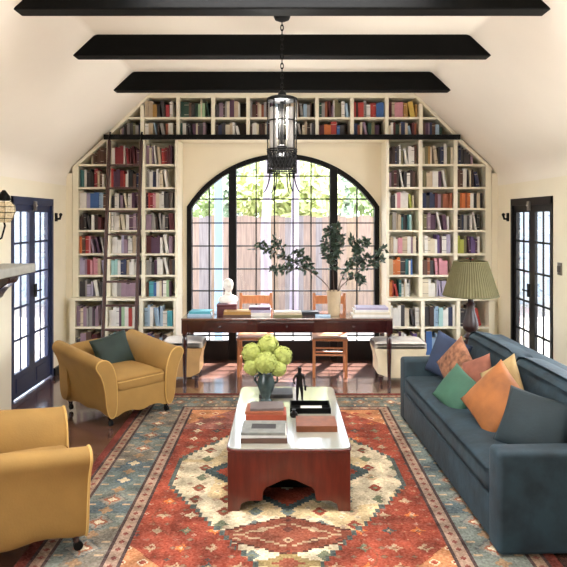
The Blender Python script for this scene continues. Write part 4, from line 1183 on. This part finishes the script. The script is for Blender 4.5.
branch([(0, 0, .06), (-.05, -.01, .29), (-.20, -.02, .45), (-.42, -.03, .58), (-.62, 0, .68), (-.86, 0, .83)],
       [(.45, [(-.32, 0, .62), (-.44, .02, .76)], 24), (.55, [(-.55, -.03, .52), (-.72, -.05, .54)], 22), (.75, [(-.62, .03, .80), (-.70, .04, .88)], 16), (.8, [(-.80, 0, .74), (-.92, .02, .76)], 10)],
       'leafy branch reaching far out to the left from the ribbed vase', 1, 44)
branch([(0, .01, .06), (.0, .01, .30), (-.01, .01, .60), (.02, .0, .85), (.04, 0, 1.02)],
       [(.5, [(-.08, 0, .68), (-.11, .02, .84)], 28), (.55, [(.06, -.02, .75), (.08, 0, .92)], 26), (.75, [(-.06, .02, .92), (-.05, .02, 1.05)], 18)],
       'leafy branch standing upright from the ribbed vase', 2, 50)
branch([(.01, 0, .06), (.05, 0, .30), (.12, -.01, .48), (.24, -.02, .66), (.30, -.02, .84)],
       [(.6, [(.30, .02, .60), (.38, .03, .66)], 20), (.75, [(.22, .0, .80), (.20, .01, .88)], 16), (.85, [(.36, 0, .80), (.40, .0, .86)], 14)],
       'leafy branch leaning up and to the right from the ribbed vase', 3, 40)
branch([(.01, 0, .06), (.05, -.02, .28), (.18, -.03, .42), (.36, -.03, .55), (.58, 0, .64)],
       [(.6, [(.30, -.05, .42), (.30, -.06, .34)], 14), (.8, [(.50, -.02, .70), (.60, 0, .76)], 12)],
       'thin leafy branch stretching furthest right from the ribbed vase', 4, 26)

# ------------------------------------------------------------------ lamp on its side table
LX, LY = 1.91, 6.28
st = thing('side_table', 'small round dark table behind the sofa end, under the lamp', 'side table', (LX, LY, 0))
bm = new_bm(); lathe(bm, [(.22, .545), (.225, .555), (.22, .57)], 28); obj('tabletop', bm, DKWOOD, st)
bm = new_bm(); lathe(bm, [(.03, .05), (.025, .2), (.035, .35), (.022, .5), (.05, .545)], 16); obj('pedestal', bm, DKWOOD, st)
for k in range(3):
    a = 2*PI*k/3+.5; bm = new_bm(); tube(bm, [(0, 0, .12), (.1*math.cos(a), .1*math.sin(a), .09), (.19*math.cos(a), .19*math.sin(a), .015)], [.022, .018, .014], 8); obj('leg', bm, DKWOOD, st)
lm = thing('table_lamp', 'table lamp with olive pleated shade and turned dark wood base', 'lamp', (LX, LY, .57))
bm = new_bm(); lathe(bm, [(.095, 0), (.098, .02), (.07, .035), (.045, .05), (.07, .08), (.045, .11), (.04, .125), (.074, .16), (.078, .20), (.066, .26), (.045, .33), (.034, .39), (.044, .41), (.03, .425), (.024, .47)], 24); obj('base', bm, mat('near_black_turned_wood', (40, 20, 18), .4, .2, 8), lm)
bm = new_bm()
n = 180
prs = [(.275, .495), (.268, .51), (.165, .835), (.16, .845)]
rings = []
for rr_, zz in prs:
    rings.append([bm.verts.new(((rr_+.006*(1 if k % 3 == 0 else -.3))*math.cos(2*PI*k/n), (rr_+.006*(1 if k % 3 == 0 else -.3))*math.sin(2*PI*k/n), zz)) for k in range(n)])
for a, b in zip(rings, rings[1:]):
    for k in range(n): bm.faces.new((a[k], a[(k+1) % n], b[(k+1) % n], b[k]))
o = obj('lamp_shade', bm, SHADEM, lm, angle=20); sm = o.modifiers.new('thick', 'SOLIDIFY'); sm.thickness = .003
bm = new_bm(); tube(bm, [(.272*math.cos(2*PI*k/48), .272*math.sin(2*PI*k/48), .497) for k in range(49)], .007, 6, cap=False); obj('trim', bm, mat('dark_olive_braid', (92, 90, 58), .8), o)
bm = new_bm(); tube(bm, [(0, 0, .47), (0, 0, .85)], .006, 6)
for k in range(3):
    a = 2*PI*k/3; tube(bm, [(0, 0, .82), (.163*math.cos(a), .163*math.sin(a), .835)], .003, 5)
ball(bm, (0, 0, .868), .016); obj('harp', bm, IRON, lm)

# ------------------------------------------------------------------ fireplace, sconce, switch, hooks
fp = thing('fireplace_mantel', 'grey stone mantel shelf on dark wooden brackets at the left edge', 'mantel', (-WX, 4.6, 0))
bm = new_bm(); boxb(bm, 0, .32, -1.35, 1.35, 1.335, 1.415); obj('mantel_shelf', bm, STONE, fp, smooth=False, bevel=.008)
for y in (-1.0, .95):
    bm = new_bm(); prism(bm, smoothpoly([(0.06, 1.335), (.29, 1.335), (.28, 1.28), (.22, 1.24), (.16, 1.18), (.13, 1.12), (.06, 1.10)], 1), 'y', y-.10, y+.10); obj('bracket', bm, DKWOOD, fp, smooth=False, bevel=.008)
bm = new_bm(); boxb(bm, 0, .07, -1.30, -.75, 0, 1.335); boxb(bm, 0, .07, .75, 1.38, 0, 1.335); boxb(bm, 0, .07, -.75, .75, .95, 1.335); obj('chimney_face', bm, CREAM, fp, smooth=False)
bm = new_bm(); boxb(bm, 0.001, .02, -.75, .75, 0, .95); obj('firebox', bm, BLACK, fp, smooth=False)
sn = thing('wall_sconce', 'black iron wall sconce with beaded glass cup above the mantel', 'wall light', (-WX, 5.55, 1.80))
bm = new_bm(); rbox(bm, (.015, 0, .05), (.03, .07, .30), .01, 2); obj('backplate', bm, IRON, sn)
bm = new_bm()
tube(bm, [(.02, 0, -.10), (.08, 0, -.17), (.17, 0, -.13), (.20, 0, -.02), (.19, 0, .02)], .009, 8)
tube(bm, [(.02, 0, .12), (.09, 0, .21), (.18, 0, .235)], .008, 8); obj('arm', bm, IRON, sn)
bm = new_bm(); lathe(bm, [(.012, .31), (.03, .285), (.052, .255), (.058, .225), (.045, .215)], 16, (.19, 0, -.01)); obj('cap', bm, IRON, sn)
bm = new_bm(); ZG = mat('beaded_glass', (214, 196, 160), .25, .25, 60)
lathe(bm, [(.05, .02), (.075, .06), (.095, .12), (.09, .17), (.06, .205)], 24, (.19, 0, -.01), fl=.05, flutes=12); obj('glass_cup', bm, ZG, sn)
bm = new_bm()
for zz, r_ in ((.055, .075), (.11, .098), (.16, .097)): tube(bm, [(.19+r_*math.cos(2*PI*k/24), r_*math.sin(2*PI*k/24), zz-.01) for k in range(25)], .003, 6, cap=False)
for k in range(6):
    a = 2*PI*k/6; tube(bm, [(.19+q_*math.cos(a), q_*math.sin(a), zz-.01) for q_, zz in ((.05, .02), (.078, .06), (.099, .12), (.094, .17), (.06, .215))], .0022, 5)
obj('iron_basket', bm, IRON, sn)

sw = thing('light_switch', 'small grey switch plate on the right wall beside the black doors', 'switch', (WX, 5.97, 1.36))
bm = new_bm(); rbox(bm, (-.006, 0, 0), (.012, .085, .12), .004, 2); obj('plate', bm, mat('pewter_plate', (120, 112, 100), .5, metal=.3), sw)
for y in (-.02, .02):
    bm = new_bm(); rbox(bm, (-.014, y, 0), (.012, .018, .06), .003, 2); obj('toggle', bm, mat('dark_toggle', (60, 54, 50), .5), sw)
for s, w in ((-1, 'blue'), (1, 'black')):
    hk = thing('hanging_hook', f'black iron hook on the wall beside the {w} doors', 'hook', (s*WX, 7.34, 1.86), 0, 'iron hooks beside the doors')
    bm = new_bm(); boxb(bm, -s*.0, -s*.015, -.03, .03, -.05, .05); obj('plate', bm, IRON, hk, smooth=False, bevel=.004)
    bm = new_bm(); tube(bm, [(-s*.01, 0, -.02), (-s*.05, 0, -.02), (-s*.06, 0, .02)], .014, 8); ball(bm, (-s*.06, 0, .03), .02); obj('peg', bm, IRON, hk)

# ------------------------------------------------------------------ outside
bm = new_bm(); boxb(bm, -40, 40, 8.3, 60, -.2, -.06); boxb(bm, -40, -2.95, -4, 8.3, -.2, -.06); boxb(bm, 2.95, 40, -4, 8.3, -.2, -.06)
struct(obj('ground_outside', bm, mat('pale_gravel', (150, 146, 142), .9, .12, 6), smooth=False))
fn = thing('garden_fence', 'weathered pinkish board fence beyond the arched window', 'fence', (0, 11.3, 0))
FB = [mat('fence_board_pink', (104, 90, 84), .8, .25, 5, stretch=(6, 6, .5)), mat('fence_board_tan', (102, 88, 76), .8, .25, 5, stretch=(6, 6, .5)), mat('fence_board_grey', (94, 90, 94), .8, .25, 5, stretch=(6, 6, .5))]
rq = random.Random(5); BSEQ = [rq.randrange(3) for _ in range(93)]
for mi in range(3):
    bm = new_bm(); rr = random.Random(mi)
    for k in range(-20, 21):
        if BSEQ[k+46] == mi: boxb(bm, k*.112-.0557, k*.112+.0557, 0, .03+.004*(k % 2), -.06, 1.88+.02*math.sin(k*5))
    obj('board_run', bm, FB[mi], fn, smooth=False)
for z in (.35, 1.6):
    bm = new_bm(); boxb(bm, -2.28, 2.28, .035, .08, z-.05, z+.05); obj('rail', bm, FB[1], fn, smooth=False)
TRUNK = mat('pale_birch_bark', (128, 122, 136), .8, .2, 6, stretch=(1, 1, .4))
LF = [mat('spring_leaf', (142, 160, 112), .7, .25, 3), mat('yellow_green_leaf', (166, 174, 116), .7, .25, 3), mat('silver_green_leaf', (146, 162, 142), .7, .25, 3)]
def tree(x, y, h, r, m, label, seed, nb=900, trunk=.06):
    rr = random.Random(seed)
    t = thing('garden_tree', label, 'tree', (x, y, -.06), 0, 'garden trees outside')
    bm = new_bm(); tube(bm, [(0, 0, 0), (.03*rr.uniform(-1, 1), 0, h*.4), (.1*rr.uniform(-1, 1), 0, h*.8), (.12*rr.uniform(-1, 1), .1, h)], [trunk, trunk*.8, trunk*.6, trunk*.3], 9)
    obj('trunk', bm, TRUNK, t)
    bm = new_bm()
    for i in range(nb):
        d = Vector((rr.gauss(0, 1), rr.gauss(0, 1), rr.gauss(0, .8))).normalized()*r*rr.uniform(.3, 1)
        p = Vector((0, 0, h))+Vector((d.x, d.y, d.z*.85)); u = Vector((rr.gauss(0, 1), rr.gauss(0, 1), rr.gauss(0, 1))).normalized(); w = u.orthogonal().normalized(); s = rr.uniform(.07, .15)
        bm.faces.new([bm.verts.new(p+q) for q in (u*s, w*s*.5, -u*s, -w*s*.5)])
    obj('foliage', bm, m, t, smooth=False)
tree(-.25, 10.2, 4.3, .55, LF[1], 'slim pale trunk outside the middle of the arched window', 1, 500, .10)
tree(.20, 10.6, 5.8, .55, LF[2], 'second slim pale trunk outside, right of the first trunk', 2, 500, .08)
tree(-2.4, 13.0, 2.45, 1.2, LF[0], 'leafy garden tree behind the fence at the left of the window', 3, 2600)
tree(.1, 13.0, 2.4, 1.2, LF[1], 'leafy yellow green tree behind the middle of the fence', 4, 2600)
tree(2.6, 13.0, 2.45, 1.2, LF[0], 'leafy garden tree behind the fence at the right of the window', 5, 2600)
tree(-1.15, 15.8, 2.7, 1.15, LF[2], 'pale distant tree between the left and middle garden trees', 6, 2600)
tree(1.35, 15.8, 2.7, 1.15, LF[2], 'pale distant tree between the middle and right garden trees', 7, 2600)
bm = new_bm(); boxb(bm, -.06, .06, -.06, .06, 0, 2.7); o = obj('reflection_upright', bm, mat('pale_blue_reflection', (104, 130, 156), .6, .05, 5), smooth=False, bevel=.01); o.location = (-.98, 9.6, -.06)  # upright standing in for a pale blue reflection in the glass
tag(o, 'pale blue upright standing in for a reflection in the left window glass', 'post')
for s, w in ((-1, 'left'), (1, 'right')):
    bm = new_bm(); boxb(bm, s*3.9, s*12, 13.8, 14.0, -.06, 2.6)
    o = obj('pane_backdrop', bm, mat('pale_backdrop', (150, 164, 178), .9, .04, 3), smooth=False)  # made-up wall, put there so the door panes look pale and bright
    tag(o, f'made-up pale backdrop wall outside the {w} French doors', 'wall')

# ------------------------------------------------------------------ light
w = bpy.data.worlds.new('sky'); sc.world = w; w.use_nodes = True
t = w.node_tree; bg = t.nodes['Background']
sky = t.nodes.new('ShaderNodeTexSky'); sky.sky_type = 'NISHITA'; sky.sun_disc = False; sky.sun_elevation = R(52); sky.sun_rotation = R(200); sky.air_density = 1.0; sky.dust_density = 2.0
mxs = t.nodes.new('ShaderNodeMix'); mxs.data_type = 'RGBA'; mxs.inputs['Factor'].default_value = .65; mxs.inputs['B'].default_value = (.26, .27, .28, 1)
mul = t.nodes.new('ShaderNodeMix'); mul.data_type = 'RGBA'; mul.blend_type = 'MULTIPLY'; mul.inputs['Factor'].default_value = 1; mul.inputs['B'].default_value = (.08, .08, .08, 1)
t.links.new(sky.outputs['Color'], mul.inputs['A']); t.links.new(mul.outputs['Result'], mxs.inputs['A'])
t.links.new(mxs.outputs['Result'], bg.inputs['Color']); bg.inputs['Strength'].default_value = 17
def light(name, kind, loc, rot, **k):
    l = bpy.data.lights.new(name, kind)
    for a, b in k.items(): setattr(l, a, b)
    o = bpy.data.objects.new(name, l); COL.objects.link(o); o.location = loc; o.rotation_euler = rot
    return o
sun = light('sun', 'SUN', (0, 0, 10), (0, 0, 0), energy=26, angle=R(2), color=(1, .97, .94))
sun.rotation_euler = Vector((-.22, -.55, -.80)).to_track_quat('-Z', 'Y').to_euler()
# fill lights outside the added side windows, brightening the room
for s, e, y, ln in ((-1, 30, .9, 2.9), (1, 34, 4.55, 2.0)):
    o = light('side_window_fill', 'AREA', (s*(WX+.3), y, 1.5), (0, s*R(90), 0), energy=e, shape='RECTANGLE', size=1.4, size_y=ln, color=(1, .97, .92))
light('added_skylight_fill', 'AREA', (0, (FILL_SKY0+FILL_SKY1)/2, 3.58), (0, 0, 0), energy=36, shape='RECTANGLE', size=1.8, size_y=1.3, color=(1, .97, .93))  # added fill light over the invented opening, brightening upward faces
light('lantern_fill', 'POINT', (PX, PY, 2.62), (0, 0, 0), energy=52, shadow_soft_size=.06, color=(1, .97, .92))  # fill light added inside the unlit lantern to brighten the far end
for s in (-1, 1):
    o = light('door_portal', 'AREA', (s*(WX+.13), 6.685, 1.03), (0, s*R(90), 0), shape='RECTANGLE', size=2.0, size_y=1.08)
    o.data.cycles.is_portal = True
o = light('window_portal', 'AREA', (AX, YB+.16, 1.35), (R(-90), 0, 0), shape='RECTANGLE', size=2.5, size_y=2.65); o.data.cycles.is_portal = True

# ------------------------------------------------------------------ camera
cam = bpy.data.cameras.new('camera'); co = bpy.data.objects.new('camera', cam); COL.objects.link(co)
co.location = (0, 0, 1.85); co.rotation_euler = (R(90), 0, 0)
cam.sensor_width = 36; cam.lens = 36*620/567; cam.shift_x = .0026; cam.shift_y = -.1155; cam.clip_start = .05
sc.camera = co
sc.view_settings.view_transform = 'Standard'; sc.view_settings.look = 'None'; sc.view_settings.gamma = 1; sc.view_settings.use_curve_mapping = False
sc.view_settings.exposure = 1.0
sc.cycles.use_denoising = True
sc.cycles.max_bounces = 10; sc.cycles.diffuse_bounces = 5; sc.cycles.transparent_max_bounces = 16
sc.cycles.sample_clamp_indirect = 6
